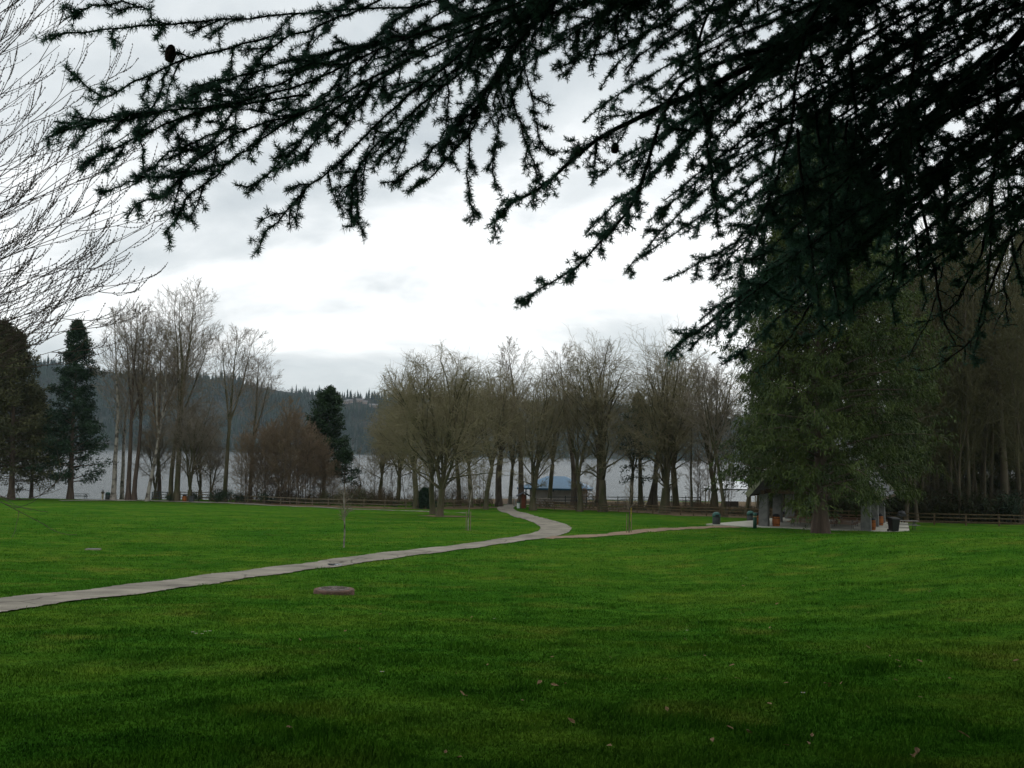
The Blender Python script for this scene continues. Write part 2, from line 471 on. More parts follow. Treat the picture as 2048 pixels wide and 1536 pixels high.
mx = N.new('ShaderNodeMix'); mx.data_type = 'RGBA'; mx.inputs[0].default_value = .92
L.new(sky.outputs[0], mx.inputs[6]); L.new(ccr.outputs['Color'], mx.inputs[7])
L.new(mx.outputs[2], bg.inputs['Color'])

sun_d = bpy.data.lights.new('sun', 'SUN'); sun_d.energy = .5; sun_d.angle = rad(30); sun_d.color = (1, .97, .92)
sun = link(bpy.data.objects.new('sun', sun_d))
sdir = Vector((math.sin(SUN_AZ) * math.cos(SUN_EL), math.cos(SUN_AZ) * math.cos(SUN_EL), math.sin(SUN_EL)))
sun.rotation_euler = sdir.to_track_quat('Z', 'Y').to_euler()
scene.view_settings.view_transform = 'Standard'; scene.view_settings.look = 'None'
scene.view_settings.exposure = 0.08; scene.view_settings.gamma = 1

# ------------------------------------------------------------------ ground, lake, hill
def grid(xs, ys, zf, name, m):
    X, Y = np.meshgrid(xs, ys); Z = zf(X, Y)
    V = np.stack([X, Y, Z], -1).reshape(-1, 3)
    nx, ny = len(xs), len(ys)
    j, i = np.meshgrid(np.arange(ny - 1), np.arange(nx - 1), indexing='ij')
    a = (j * nx + i).ravel()
    return mesh_np(name, V, [np.stack([a, a + 1, a + nx + 1, a + nx], -1)], m, smooth=True)


gxs = np.concatenate([[-500, -400, -300, -230, -180, -150], np.arange(-120, -40, 2.0), np.arange(-40, 60, .8), np.arange(60, 140, 2.0), [150, 180, 230, 300, 400, 600]])
gys = np.concatenate([[-60, -45, -30, -20, -14], np.arange(-10, 70, .7), np.arange(70, 240, 1.6), [250, 270, 300, 350, 420, 490]])
g = grid(gxs, gys, Hn, 'lawn', M_['lawn']); tag(g, kind='structure')

lm = bpy.data.materials.new('lake_water'); lm.use_nodes = True
b = lm.node_tree.nodes['Principled BSDF']; b.inputs['Base Color'].default_value = (.05, .062, .066, 1)
b.inputs['Roughness'].default_value = .18; b.inputs['IOR'].default_value = 1.33; b.inputs['Specular IOR Level'].default_value = .27
tcw = lm.node_tree.nodes.new('ShaderNodeTexCoord'); LL = lm.node_tree.links
hs = []
for sc_, dt, st in ((.5, 5, (.45, 1, 1)), (.06, 3, (.5, 1, 1))):
    mp = lm.node_tree.nodes.new('ShaderNodeMapping'); mp.inputs['Scale'].default_value = st
    LL.new(tcw.outputs['Object'], mp.inputs['Vector'])
    n = lm.node_tree.nodes.new('ShaderNodeTexNoise'); n.inputs['Scale'].default_value = sc_; n.inputs['Detail'].default_value = dt
    LL.new(mp.outputs[0], n.inputs['Vector']); hs.append(n.outputs['Fac'])
ad = lm.node_tree.nodes.new('ShaderNodeMath'); ad.operation = 'ADD'; LL.new(hs[0], ad.inputs[0]); LL.new(hs[1], ad.inputs[1])
bp = lm.node_tree.nodes.new('ShaderNodeBump'); bp.inputs['Strength'].default_value = 1; bp.inputs['Distance'].default_value = 1.7
LL.new(ad.outputs[0], bp.inputs['Height']); LL.new(bp.outputs['Normal'], b.inputs['Normal'])
lk = grid(np.linspace(-2600, 2600, 14), np.concatenate([np.linspace(140, 400, 6), np.linspace(600, 3200, 9)]), lambda X, Y: np.full(X.shape, LAKE), 'lake', lm)
tag(lk, kind='structure')

_hx = np.array([(px - 1024) / 2048 for px in (-400, 0, 200, 400, 540, 700, 760, 900, 1150, 1250, 1440, 1700, 2500)])
_hy = np.array([718, 724, 748, 762, 782, 795, 800, 806, 808, 818, 836, 845, 860])
_hz = np.array([(905 + .019 * (px - 1024) - y) / 2048 * 2450 for px, y in zip((-400, 0, 200, 400, 540, 700, 760, 900, 1150, 1250, 1440, 1700, 2500), _hy)])


def hillz(X, Y):
    top = np.interp(X / 2450, _hx, _hz)
    t = np.clip((Y - 2000) / 450, 0, 1)
    prof = np.where(t < .12, t / .12 * .05, .05 + .95 * sstep(.0, 1.25, (t - .12) / .88 * 1.1))
    und = 6 * np.sin(X * .011) * np.sin(Y * .013 + X * .004) * t
    return LAKE - 1 + (top + 9) * prof / .93 + und + 0 * Y


hill = grid(np.linspace(-2600, 2600, 130), np.concatenate([np.linspace(1990, 2480, 40), [2700, 3200]]), hillz, 'hillside', M_['hill_soil'])
tag(hill, kind='structure')

rng = np.random.default_rng(5)
# far wood: conifers and bare crowns on the hillside, one mass
def far_wood(name, n, mt, conifer, seed):
    rg = np.random.default_rng(seed)
    X = rg.uniform(-1500, 900, n); T = rg.random(n) ** .8; Y = 2003 + T * 460
    clump = np.sin(X * .013 + Y * .02) + np.sin(X * .031 - Y * .017 + 1) + np.sin(Y * .045 + X * .006)
    keep = (clump + rg.normal(size=n) * .8 > -.1) if conifer else (clump + rg.normal(size=n) * .9 < .3) & (T < .96)
    X, Y, T = X[keep], Y[keep], T[keep]; n = len(X)
    Z = hillz(X, Y) - 1
    nb = NB()
    if conifer:
        h = rg.uniform(12, 24, n) * (1 + .4 * (rg.random(n) < .10)); r = h * rg.uniform(.12, .20, n)
        S = 6
        for lo, hi, k in ((.08, .55, 1.0), (.35, .8, .68), (.6, 1.0, .38)):
            a = rg.random(n)[:, None] * 6 + np.arange(S)[None] * 2 * math.pi / S
            rr = (r * k)[:, None] * rg.uniform(.7, 1.25, (n, S))
            ring = np.stack([X[:, None] + rr * np.cos(a), Y[:, None] + rr * np.sin(a), (Z + h * lo)[:, None] + rg.uniform(-.06, .04, (n, S)) * h[:, None]], -1)
            tip = np.stack([X, Y, Z + h * hi], -1)[:, None]
            V = np.concatenate([ring, tip], 1).reshape(-1, 3)
            q = np.arange(n)[:, None] * (S + 1); kk = np.arange(S)[None]
            nb.add(V, np.stack([q + kk, q + (kk + 1) % S, q + S + 0 * kk], -1).reshape(-1, 3))
    else:
        K = 16
        h = rg.uniform(8, 15, n); c = np.stack([X, Y, Z + h * .6], -1)
        dirs = norm(rg.normal(size=(n, K, 3))); p = c[:, None] + dirs * (h * .45)[:, None, None] * rg.uniform(.5, 1.0, (n, K, 1))
        a = norm(rg.normal(size=(n, K, 3))) * 2.2; bb = norm(rg.normal(size=(n, K, 3))) * 2.2
        V = np.stack([p, p + a, p + bb], 2).reshape(-1, 3)
        nb.add(V, np.arange(n * K * 3).reshape(-1, 3))
    o = nb.build(name, mt)
    return o


tag(far_wood('far_conifer_forest', 20000, M_['hill_con'], True, 3), 'dark conifer wood covering the far hillside', 'forest', kind='stuff')
tag(far_wood('far_bare_woodland', 9000, M_['hill_dec'], False, 4), 'greyish bare woodland mixed on the far hillside', 'forest', kind='stuff')

# far houses high on the hill
def house(pos, w, k):
    t = thing('house', 'pale house among the trees high on the far hillside', 'house', pos, rad(10 * (k % 3 - 1)), 'houses on the far hillside')
    MB().box((0, 0, 3), (w, 7, 6)).build('wall', M_['house_wall'], t)
    MB().poly([(-w / 2 - .8, -4.4, 6), (w / 2 + .8, -4.4, 6), (w / 2 + .8, 4.4, 6), (-w / 2 - .8, 4.4, 6), (-w / 2 - .8, 0, 8.6), (w / 2 + .8, 0, 8.6)],
              [(0, 1, 5, 4), (2, 3, 4, 5), (1, 2, 5), (3, 0, 4), (3, 2, 1, 0)]).build('roof', M_['house_roof'], t)


for k, (px, py) in enumerate(((681, 794), (702, 798), (722, 797), (732, 800), (745, 806), (751, 807), (694, 800))):
    r = ray(px, py); d = np.arange(2000, 2500, 2.0)
    zz = hillz(r[0] * d, d) + 8
    i = int(np.argmax((EYE + r[2] * d) <= zz)); dd = d[i] if i else 2400
    house((r[0] * dd, dd - 14, hillz(np.array(r[0] * dd), np.array(dd - 14.0)) + 2), 10 + 3 * (k % 3), k)

# ------------------------------------------------------------------ paths
path_masks = []


def ribbon(name, pts, w, m, lift=.035, nseg=160, ragged=.03, seed=0):
    c = catmull(pts, nseg)[:, :2]
    t = norm(np.gradient(c, axis=0)); nn = np.stack([t[:, 1], -t[:, 0]], -1)
    rg = np.random.default_rng(seed); W = 7
    ww = np.broadcast_to(np.asarray(w, float), (nseg,)) if np.ndim(w) == 0 else np.interp(np.linspace(0, 1, nseg), np.linspace(0, 1, len(w)), w)
    s = np.linspace(-1, 1, W)[None, :, None] * (ww / 2)[:, None, None]
    p = c[:, None] + nn[:, None] * s
    p[:, 0] += nn * rg.normal(size=(nseg, 1)) * ragged; p[:, -1] += nn * rg.normal(size=(nseg, 1)) * ragged
    Z = Hn(p[..., 0], p[..., 1]) + lift
    V = np.concatenate([p, Z[..., None]], -1).reshape(-1, 3)
    j, i = np.meshgrid(np.arange(nseg - 1), np.arange(W - 1), indexing='ij'); a = (j * W + i).ravel()
    path_masks.append((c, ww / 2))
    return tag(mesh_np(name, V, [np.stack([a, a + 1, a + W + 1, a + W], -1)], m, smooth=True), kind='structure')


main_px = [(-160, 1234), (0, 1213), (165, 1192), (330, 1171), (500, 1149), (665, 1128), (830, 1106), (1000, 1084), (1060, 1075), (1100, 1066),
           (1112, 1057), (1098, 1047), (1070, 1038), (1038, 1028.5), (1014, 1020.5), (1011, 1015), (1024, 1011), (1050, 1008.5)]
main_pts = np.array([hit(*p) for p in main_px])
ribbon('paved_path', main_pts, [1.65, 1.65, 1.7, 1.7, 1.8, 2.0, 2.3, 2.4, 2.4, 2.3, 2.3], M_['path'], nseg=420, seed=1)
red_pts = np.array([hit(1085, 1077), hit(1160, 1074), hit(1250, 1067), P(1340, 77), P(1430, 83.2), P(1470, 84)])
ribbon('red_gravel_path', red_pts, [1.2, 1.9, 2.0, 2.0, 2.2, 2.2], M_['redpath'], lift=.028, nseg=70, seed=2, ragged=.1)
far_pts = np.array([hit(120, 1001.5), hit(230, 1001), hit(300, 1001.5), hit(430, 1005), hit(600, 1013.5), hit(760, 1020.5), hit(860, 1024), hit(935, 1027)])
ribbon('gravel_track', far_pts, [2.4, 3.0, 2.6, 2.6, 2.4, 1.8, 1.3, .7], M_['path'], lift=.05, nseg=90, seed=3, ragged=.25)

pud = NB(); pc = hit(668, 1131)
pm = mat('puddle_water', (.10, .11, .12), rough=.06, spec=.5)
a = np.linspace(0, 2 * math.pi, 28)[:-1]
pr = .55 * (.62 + .12 * np.sin(3 * a) + .08 * np.sin(5 * a + 1))
pv = np.stack([pc[0] + pr * np.cos(a) * .75, pc[1] + pr * np.sin(a) * 1.2], -1)
pv = np.concatenate([pv, Hn(pv[:, 0], pv[:, 1])[:, None] + .045], -1)
tag(mesh_np('puddle', pv, [np.arange(len(pv))[None]], pm), kind='structure')


def bed(name, pts, w, m, lift):
    return ribbon(name, pts, w, m, lift=lift, nseg=80, ragged=.3, seed=7)


bed('leaf_mulch_ground', np.array([P(470, 149), P(620, 142), P(800, 138), P(930, 146), P(975, 150)]), 7.0, M_['mulch'], .02)
bed('leaf_mulch_ground', np.array([P(1062, 150), P(1150, 151), P(1260, 148), P(1380, 138), P(1450, 126), P(1560, 121), P(1700, 118), P(2100, 118)]), [9, 11, 11, 12, 14, 14, 16, 18], M_['mulch'], .02)
bed('leaf_mulch_ground', np.array([P(1560, 168), P(1700, 165), P(1900, 165), P(2200, 165)]), [50, 84, 84, 84], M_['mulch'], .025)
bed('shore_ground', np.array([P(700, 172), P(900, 172), P(1030, 172), P(1150, 174), P(1300, 174), P(1450, 173), P(1570, 173)]), [16, 22, 26, 28, 30, 42, 42], M_['mulch'], .03)
mp0 = P(877, 97.2)
q0 = P(1641, 74.5)
a2 = np.linspace(0, 2 * math.pi, 30)[:-1]
q2 = np.stack([q0[0] + (1.9 + .4 * np.sin(3 * a2) + .2 * np.sin(7 * a2)) * np.cos(a2), q0[1] + (2.2 + .4 * np.sin(2 * a2 + 1)) * np.sin(a2)], -1)
tag(mesh_np('soil_contact_shade', np.concatenate([q2, Hn(q2[:, 0], q2[:, 1])[:, None] + .025], -1), [np.arange(len(a2))[None]], M_['mulch']), kind='structure')  # dark soil disc, also painting in contact shade under the red cedar
tag(mesh_np('soil_contact_shade', (lambda q: np.concatenate([q, Hn(q[:, 0], q[:, 1])[:, None] + .02], -1))(
    np.stack([mp0[0] + .8 + (2.6 + .3 * np.sin(4 * a)) * np.cos(a), mp0[1] + (2.2 + .3 * np.sin(3 * a)) * np.sin(a)], -1)), [np.arange(len(a))[None]], M_['mulch']), kind='structure')  # dark soil patch that doubles as painted contact shade at the lone tree

# ------------------------------------------------------------------ grass blades
def grass():
    rg = np.random.default_rng(11); n = 880000
    th = rg.uniform(-.72, .72, n); d = 2.6 * np.exp(rg.random(n) * math.log(95 / 2.6))
    x = np.tan(th) * d; y = d
    clump = (np.sin(x * 2.1 + 1.7 * np.sin(y * 1.3)) + np.sin(y * 2.9 + 1.3 * np.sin(x * 1.7 + 2)) + np.sin(x * 5.3 - y * 4.1)) / 3
    ok = np.ones(n, bool)
    for c, hw in path_masks:
        m = np.where(ok)[0]
        dist = np.full(len(m), 1e9)
        for q, w in zip(c[::2], hw[::2]):
            dist = np.minimum(dist, np.hypot(x[m] - q[0], y[m] - q[1]) - w)
        ok[m[dist < -.02 - .12 * rg.random(len(m)) ** 2]] = False
    ok &= np.hypot(x - RING[0], y - RING[1]) > .56
    ok &= rg.random(n) < np.clip((95 - d) / 55, 0, 1)
    x, y, d, clump = x[ok], y[ok], d[ok], clump[ok]; n = len(x)
    z = Hn(x, y)
    h = (.024 + .017 * rg.random(n)) * (1 + d / 110) * (1 + .5 * clump)
    tall = rg.random(n) < .006; h[tall] *= 1.9
    tuft = (np.sin(x * .93 + 1.9 * np.sin(y * .61 + 1)) * np.sin(y * .77 + 1.6 * np.sin(x * .53)) + .35 * np.sin(x * 3.1 + y * 2.3))
    h *= 1 + .9 * sstep(.78, 1.15, tuft) - .3 * sstep(.5, 1.2, -tuft)
    w = .003 + .0005 * d
    az = rg.random(n) * 6.283
    tw = np.stack([np.cos(az), np.sin(az), 0 * az], -1); ln = rg.random(n) * 6.283
    lean = np.stack([np.cos(ln), np.sin(ln), 0 * ln], -1) * (h * rg.uniform(.15, .8, n))[:, None]
    p = np.stack([x, y, z - .004], -1)
    mid = p + lean * .35 + np.array([0, 0, 1]) * (h * .6)[:, None]
    tip = p + lean + np.array([0, 0, 1]) * (h * .95)[:, None]
    V = np.stack([p - tw * (w / 2)[:, None], p + tw * (w / 2)[:, None], mid + tw * (w * .38)[:, None], mid - tw * (w * .38)[:, None], tip], 1).reshape(-1, 3)
    q = np.arange(n)[:, None] * 5
    o = mesh_np('grass', V, [q + np.array([[0, 1, 2, 3]]), q + np.array([[3, 2, 4]])], M_['grass'])
    tag(o, 'short mown green grass blades covering the park lawn', 'grass', kind='stuff')


RING = hit(668, 1188)
grass()

# concrete access ring in the lawn
t = thing('access_ring', 'low round brown concrete ring with a flat lid in the lawn', 'manhole', (RING[0], RING[1], RING[2] - .17))
MB().lathe((0, 0, 0), [(.52, 0), (.52, .27), (.505, .30), (.40, .302), (.40, 0.1)], 36).build('ring', M_['ring'], t)
c_ = MB().lathe((0, 0, 0), [(.39, .12), (.40, .305), (.385, .32), (0.05, .326)], 36)
for k in range(12):
    aa = k * math.pi / 6
    c_.bar((.1 * math.cos(aa), .1 * math.sin(aa), .328), (.34 * math.cos(aa), .34 * math.sin(aa), .324), .025, .02)
c_.build('lid', M_['cover'], t)

# flat pale utility cover in the far lawn
uc = hit(186, 1100)
t = thing('utility_cover', 'small flat pale utility cover in the lawn beyond the path', 'utility cover', uc)
MB().box((0, 0, .0), (.62, .42, .1), .2).build('frame', M_['path'], t)
MB().box((0, 0, .055), (.5, .32, .015), .2).build('lid', M_['stone'], t)

# fallen leaves and small white flowers on the lawn
leaf_src = None
lr = random.Random(3)
leaf_px = [(1105, 1322), (1220, 1322), (1350, 1180), (1487, 1230), (1393, 1320), (1410, 1318), (1465, 1338), (1478, 1366), (1575, 1374), (1657, 1378), (1675, 1314),
           (1738, 1302), (1780, 1318), (1800, 1342), (1840, 1405), (1660, 1381), (1462, 1470), (1540, 1418), (1595, 1094), (1130, 1376), (1045, 1413), (930, 1404), (925, 1400), (890, 1518), (918, 1532),
           (720, 1306), (690, 1268), (600, 1287), (1330, 1366), (1924, 1482), (1370, 1284), (1540, 1260), (975, 1338)]
leaf_px += [(lr.uniform(560, 2040), 1150 + 380 * lr.random()) for _ in range(34)]
for k, (px, py) in enumerate(leaf_px):
    p = hit(px, py)
    if leaf_src is None:
        v = [(-.06, 0, .0), (-.02, -.032, .012), (.0, 0, .002), (-.02, .032, .014), (.03, -.028, .016), (.03, .026, .01), (.07, 0, .02), (.1, .004, .008)]
        mb = MB().poly(v, [(0, 1, 2), (0, 2, 3), (1, 4, 2), (2, 5, 3), (2, 4, 6), (2, 6, 5), (4, 7, 6), (5, 6, 7)])
        leaf_src = mb.build('fallen_leaf', M_['leaf_dry']); o = leaf_src
        tag(o, 'dry curled tan leaf lying on the mown grass', 'leaf', 'fallen leaves on the lawn')
    else:
        o = leaf_src.copy(); col.objects.link(o)
    o.location = (p[0], p[1], p[2] + .045); o.rotation_euler = (lr.uniform(-.5, .5), lr.uniform(-.5, .5), lr.uniform(0, 6.28))
    s = lr.uniform(.35, .72); o.scale = (s, s, s)
dsrc = None
for k, (px, py) in enumerate([(988, 1244), (1492, 1160), (2040, 1176), (385, 1272), (392, 1276), (410, 1271), (420, 1270), (404, 1276), (764, 1356), (1606, 1398), (212, 1206), (1374, 1268)]):
    p = hit(px, py)
    if dsrc is None:
        dsrc = thing('daisy', 'tiny white daisy open in the lawn', 'flower', p, 0, 'white daisies in the lawn')
        mb = MB()
        for q in range(9):
            aa = q * 6.283 / 9
            mb.poly([(.004 * math.cos(aa - .5), .004 * math.sin(aa - .5), .06), (.02 * math.cos(aa - .25), .02 * math.sin(aa - .25), .064), (.026 * math.cos(aa), .026 * math.sin(aa), .062), (.02 * math.cos(aa + .25), .02 * math.sin(aa + .25), .064)], [(0, 1, 2, 3)])
        mb.build('petals', M_['petal'], dsrc)
        MB().lathe((0, 0, .058), [(.006, 0), (.007, .006), (.003, .01)], 8).build('flower_centre', M_['yellow'], dsrc)
        MB().bar((0, 0, 0), (0, 0, .058), .003).build('stem', M_['grass'], dsrc)
    else:
        copy_thing(dsrc, p, k, 1.0, group='white daisies in the lawn')

# ------------------------------------------------------------------ bare trees
def finish_tree(t, trunk, crown, mt, mc):
    trunk.build('trunk', mt, t, True); crown.build('crown', mc, t, True)


def trunk_flare(nb, pts, r, S=10):
    N_ = len(pts); rr = r.copy(); z = pts[:, 2]
    rr = rr * (1 + .55 * np.exp(-np.maximum(z - z[0], 0) / (r[0] * 1.6)))
    nb.tube(pts[None], rr[None], S)


def vase_tree(label, loc, Ht, tr, fork, stems, width, seed, mt='bark_moss', mc='twig_moss', k=(8, 8, 6), tw=.016, group=None, low=0, name='bare_tree', lean=0.0, zlow=.16, limbs=3):
    "spreading maple: short trunk, ascending stems and limbs that fill an ellipsoidal crown"
    rg = np.random.default_rng(seed)
    t = thing(name, label, 'tree', loc, 0, group)
    tk, cr = NB(), NB()
    rh = Ht * (1 - zlow) / 2; cz = Ht - rh; rw = width / 2
    wv = lambda d_: 1 + .12 * np.sin(3.1 * d_[:, 0] + 4 * d_[:, 1] + seed) + .10 * np.sin(5 * d_[:, 2] + 3 * d_[:, 0])
    def reach(p, d):
        "distance along d from p to the crown surface"
        S_ = np.array([1 / rw, 1 / rw, 1 / rh]); q = (p - np.array([lean * Ht * .5, 0, cz])) * S_; e = d * S_
        a_, b_, c_ = (e * e).sum(1), (q * e).sum(1), (q * q).sum(1) - 1
        return np.maximum((-b_ + np.sqrt(np.maximum(b_ * b_ - a_ * c_, 0))) / a_, .25)
    base, r0 = grow(rg, np.array([[0, 0, -.35]]), np.array([[lean, 0, 1.0]]), fork + .5, tr, tr * .86, 8, .05, (0, 0, .02))
    trunk_flare(tk, base[0], r0[0])
    top = base[0, -1]
    az = rg.random() * 6 + np.arange(stems) * 6.283 / stems * 1.0 + rg.normal(size=stems) * .25
    smax = math.atan2(rw * .62, (Ht - fork) * .8)
    sp = np.linspace(.06, smax, stems)[rg.permutation(stems)]
    dr = np.stack([np.sin(sp) * np.cos(az), np.sin(sp) * np.sin(az), np.cos(sp)], -1)
    st = np.repeat(top[None], stems, 0) - np.array([0, 0, .5 * tr]) - dr * tr * .2
    ln = reach(st, dr) * rg.uniform(.86, .98, stems) * wv(dr)
    p1, r1 = grow(rg, st, dr, ln, tr * rg.uniform(.36, .55, stems), .022, 15, .07, (0, 0, .012))
    tk.tube(p1, r1, 8)
    allp = [p1]
    if limbs:
        s, d, tt, Lp = spawn(rg, p1, limbs, .10, .55, .52, .14)
        s0 = np.repeat(r1[:, 0], limbs)
        ln = reach(s, d) * rg.uniform(.72, .97, len(tt)) * wv(d)
        p1a, r1a = grow(rg, s, d, ln, s0 * .52, .018, 13, .085, (0, 0, .02))
        tk.tube(p1a, r1a, 6); allp.append(p1a)
    if low:
        az = rg.random() * 6 + np.arange(low) * 6.283 / low + rg.normal(size=low) * .3
        dr = norm(np.stack([np.cos(az), np.sin(az), np.full(low, .45) + .25 * rg.random(low)], -1))
        sb = np.repeat(top[None], low, 0) + np.stack([0 * az, 0 * az, rg.uniform(-.5, 1.5, low)], -1)
        ln = np.minimum(reach(sb, dr) * 1.05, width * .62)
        p1b, r1b = grow(rg, sb, dr, ln, tr * .26, .016, 13, .12, (0, 0, -.03))
        tk.tube(p1b, r1b, 6); allp.append(p1b)
    sg = 13
    allp = [np.stack([np.stack([np.interp(np.linspace(0, 1, sg), np.linspace(0, 1, pl.shape[1]), q[:, c]) for c in range(3)], -1) for q in pl]) for pl in allp]
    p1 = np.concatenate(allp)
    s, d, tt, Lp = spawn(rg, p1, max(5, k[0] - 1), .2, .98, .85, .22)
    l2 = np.minimum(reach(s, d) * wv(d), np.maximum(Lp * .42, 1.4) * rg.uniform(.7, 1.2, len(tt)))
    p2, r2 = grow(rg, s, d, l2, .036 - .010 * tt, .015, 8, .17, (0, 0, .012))
    cr.tube(p2, r2, 4)
    s, d, tt, Lp = spawn(rg, p2, k[1], .15, 1.0, .85, .28)
    p3, r3 = grow(rg, s, d, np.maximum(Lp * .48, .5) * (1.1 - .45 * tt) * rg.uniform(.6, 1.2, len(tt)), tw * 1.25, tw * .85, 5, .2, (0, 0, .02))
    cr.tube(p3, r3, 3)
    s, d, tt, Lp = spawn(rg, p3, max(3, k[2] - 1), .15, 1.0, .8, .3)
    p4, r4 = grow(rg, s, d, np.maximum(Lp * .5, .3) * rg.uniform(.6, 1.3, len(tt)), tw * .9, tw * .6, 3, .22, (0, 0, .02))
    cr.tube(p4, r4, 3)
    finish_tree(t, tk, cr, M_[mt], M_[mc])
    return t


def tall_tree(label, loc, Ht, tr, z0, width, seed, mt='bark_grey', mc='twig_grey', nb1=34, k=(8, 7), tw=.013, group=None, lean=(0, 0), fork=False, name='bare_tree', up=.8, mid=.12):
    "straight trunk with ascending branches (cottonwood, birch, alder)"
    rg = np.random.default_rng(seed)
    t = thing(name, label, 'tree', loc, 0, group)
    tk, cr = NB(), NB()
    base, r0 = grow(rg, np.array([[0, 0, -.3]]), np.array([[lean[0], lean[1], 1.0]]), Ht, tr, .02, 18, .03, (0, 0, .012))
    trunk_flare(tk, base[0], r0[0])
    leads = base
    if fork:
        s, d, tt, Lp = spawn(rg, base, 2, .38, .5, .30, .05)
        pf, rf = grow(rg, s, d, Ht * .52 * np.ones(2), tr * .5, .02, 14, .04, (0, 0, .05)); tk.tube(pf, rf, 7)
    z1 = z0 / Ht
    s, d, tt, Lp = spawn(rg, base, nb1, z1, .985, up, .14)
    if fork:
        s2, d2, t2, L2 = spawn(rg, pf, nb1 // 3, .2, .98, up, .14)
        s = np.concatenate([s, s2]); d = np.concatenate([d, d2]); tt = np.concatenate([tt, .45 + .55 * t2])
    u = np.clip((tt - z1) / (1 - z1), 0, 1)
    prof = np.interp(u, [0, mid, .45, .8, 1], [.5, .9, 1.0, .72, .28])
    p1, r1 = grow(rg, s, d, width * .68 * prof * rg.uniform(.7, 1.15, len(tt)), np.maximum(tr * .17 * (1.1 - u), .018), .012, 9, .09, (0, 0, .05))
    cr.tube(p1, r1, 5)
    s, d, tt, Lp = spawn(rg, p1, k[0], .15, .98, .65, .2)
    p2, r2 = grow(rg, s, d, Lp * .45 * (1.1 - .75 * tt) * rg.uniform(.6, 1.2, len(tt)) + .15, tw * 1.4, tw * .9, 6, .16, (0, 0, .06))
    cr.tube(p2, r2, 4)
    s, d, tt, Lp = spawn(rg, p2, k[1], .15, 1.0, .65, .25)
    p3, r3 = grow(rg, s, d, Lp * .5 * (1.1 - .5 * tt) * rg.uniform(.6, 1.3, len(tt)) + .12, tw, tw * .6, 4, .2, (0, 0, .07))
    cr.tube(p3, r3, 3)
    finish_tree(t, tk, cr, M_[mt], M_[mc])
    return t


def hgt(py0, py1, d): return (py0 - py1) / FPX * d


# the big maples on the lawn edge
vase_tree('broad round crowned bare tree standing alone on the lawn beside the path', P(880, 97), 16.4, .34, 2.4, 7, 13.6, 21, k=(9, 8, 5), low=7, tw=.011, zlow=.10, limbs=4)
copy_src = vase_tree('bare tree just behind the lone lawn tree, with a mossy leaning trunk', P(866, 103), 15.0, .30, 3.5, 5, 9, 22, k=(8, 7, 5), low=3, tw=.012)
vase_tree('tall vase shaped bare tree with five upright stems right of the blue roofed building', P(1206, 142), 27.2, .56, 4.2, 7, 13.5, 23, k=(8, 7, 5), low=4, limbs=4, tw=.0145)
vase_tree('wide bare maple with a thick low forked trunk, left of the domed bin', P(1329, 138), 26.8, .62, 3.2, 8, 12.8, 24, k=(8, 7, 5), low=4, limbs=4, tw=.0145)
vase_tree('twin trunked bare tree in front of the blue roof beside the kiosk', P(1066, 140), 22.2, .46, 1.6, 5, 9.5, 25, k=(8, 7, 5), low=3, limbs=4, tw=.0145)
vase_tree('pale thick trunked bare tree at the left of the path gate', P(998, 152), 21.5, .50, 7.5, 6, 11, 26, mt='bark_grey', k=(8, 7, 5), low=4, tw=.0145)
vase_tree('bare tree with slim forked stem against the blue roof right edge', P(1160, 141), 24.8, .40, 3.6, 4, 8.5, 27, k=(8, 7, 5), low=3, limbs=4, tw=.0145)
vase_tree('bare tree half hidden behind the wide low forked maple', P(1352, 150), 25.0, .48, 6.0, 5, 11, 28, k=(8, 7, 5), low=3, tw=.0145)
T1 = tall_tree('straight dark trunked bare tree behind the kiosk roof', P(1042, 158), 25.0, .5, 9, 8.5, 31, nb1=34, k=(8, 7), tw=.016)
T2 = vase_tree('bare tree with a narrow forked trunk left of the pale thick trunk', P(972, 141), 20.8, .33, 5.5, 5, 9.5, 32, k=(8, 7, 5), low=3, tw=.0145)
copy_thing(T2, P(942, 147), 2.1, .98, 'slightly leaning bare tree two trunks left of the path gate')
copy_thing(T2, P(918, 152), 4.0, 1.02, 'slim bare tree behind and right of the lone lawn tree')
copy_thing(copy_src, P(832, 138), 1.4, 1.32, 'dark trunked bare tree left of the lone lawn tree')
copy_thing(copy_src, P(795, 150), 3.0, 1.1, 'bare tree among the saplings behind the fence, left of the dark trunk')
copy_thing(T1, P(1148, 157), 1.0, .95, 'thin straight bare tree rising in front of the blue roof')
copy_thing(T1, P(1197, 158), 2.4, .98, 'straight bare tree behind the five stemmed vase tree')
copy_thing(T1, P(1309, 155), 3.3, .92, 'straight bare tree beside a leaning trunk near the lake fence')
tall_tree('leaning pale trunked bare tree near the lake fence', P(1296, 155), 20, .38, 9, 7, 34, lean=(.22, 0), nb1=24, k=(7, 6), tw=.015)
tall_tree('thin dark stemmed bare tree left of the white canopy', P(1384, 140), 18, .2, 6, 6, 35, nb1=26, k=(8, 6), mt='bark_moss', tw=.015)
T3 = tall_tree('crooked bare tree in front of the white canopy', P(1452, 122), 17.5, .26, 6, 8, 36, lean=(-.12, .02), nb1=30, k=(8, 7), fork=True, mt='bark_moss', tw=.014)
copy_thing(T3, P(1492, 128), 2.5, 1.02, 'bare tree at the left edge of the red cedar, right of the crooked tree')
copy_thing(T3, P(1422, 150), 4.1, .9, 'thin leaning bare tree behind the white canopy')
vase_tree('far bare tree behind the wide low forked maple, by the lake', P(1262, 158), 20, .3, 5, 5, 10, 37, k=(8, 7, 6))
copy_thing(T2, P(1100, 160), 1.0, 1.12, 'bare tree rising behind the ridge of the blue roof')
copy_thing(T2, P(1432, 146), 3.0, 1.12, 'bare tree with many upright twigs between the wide maple and the crooked tree')
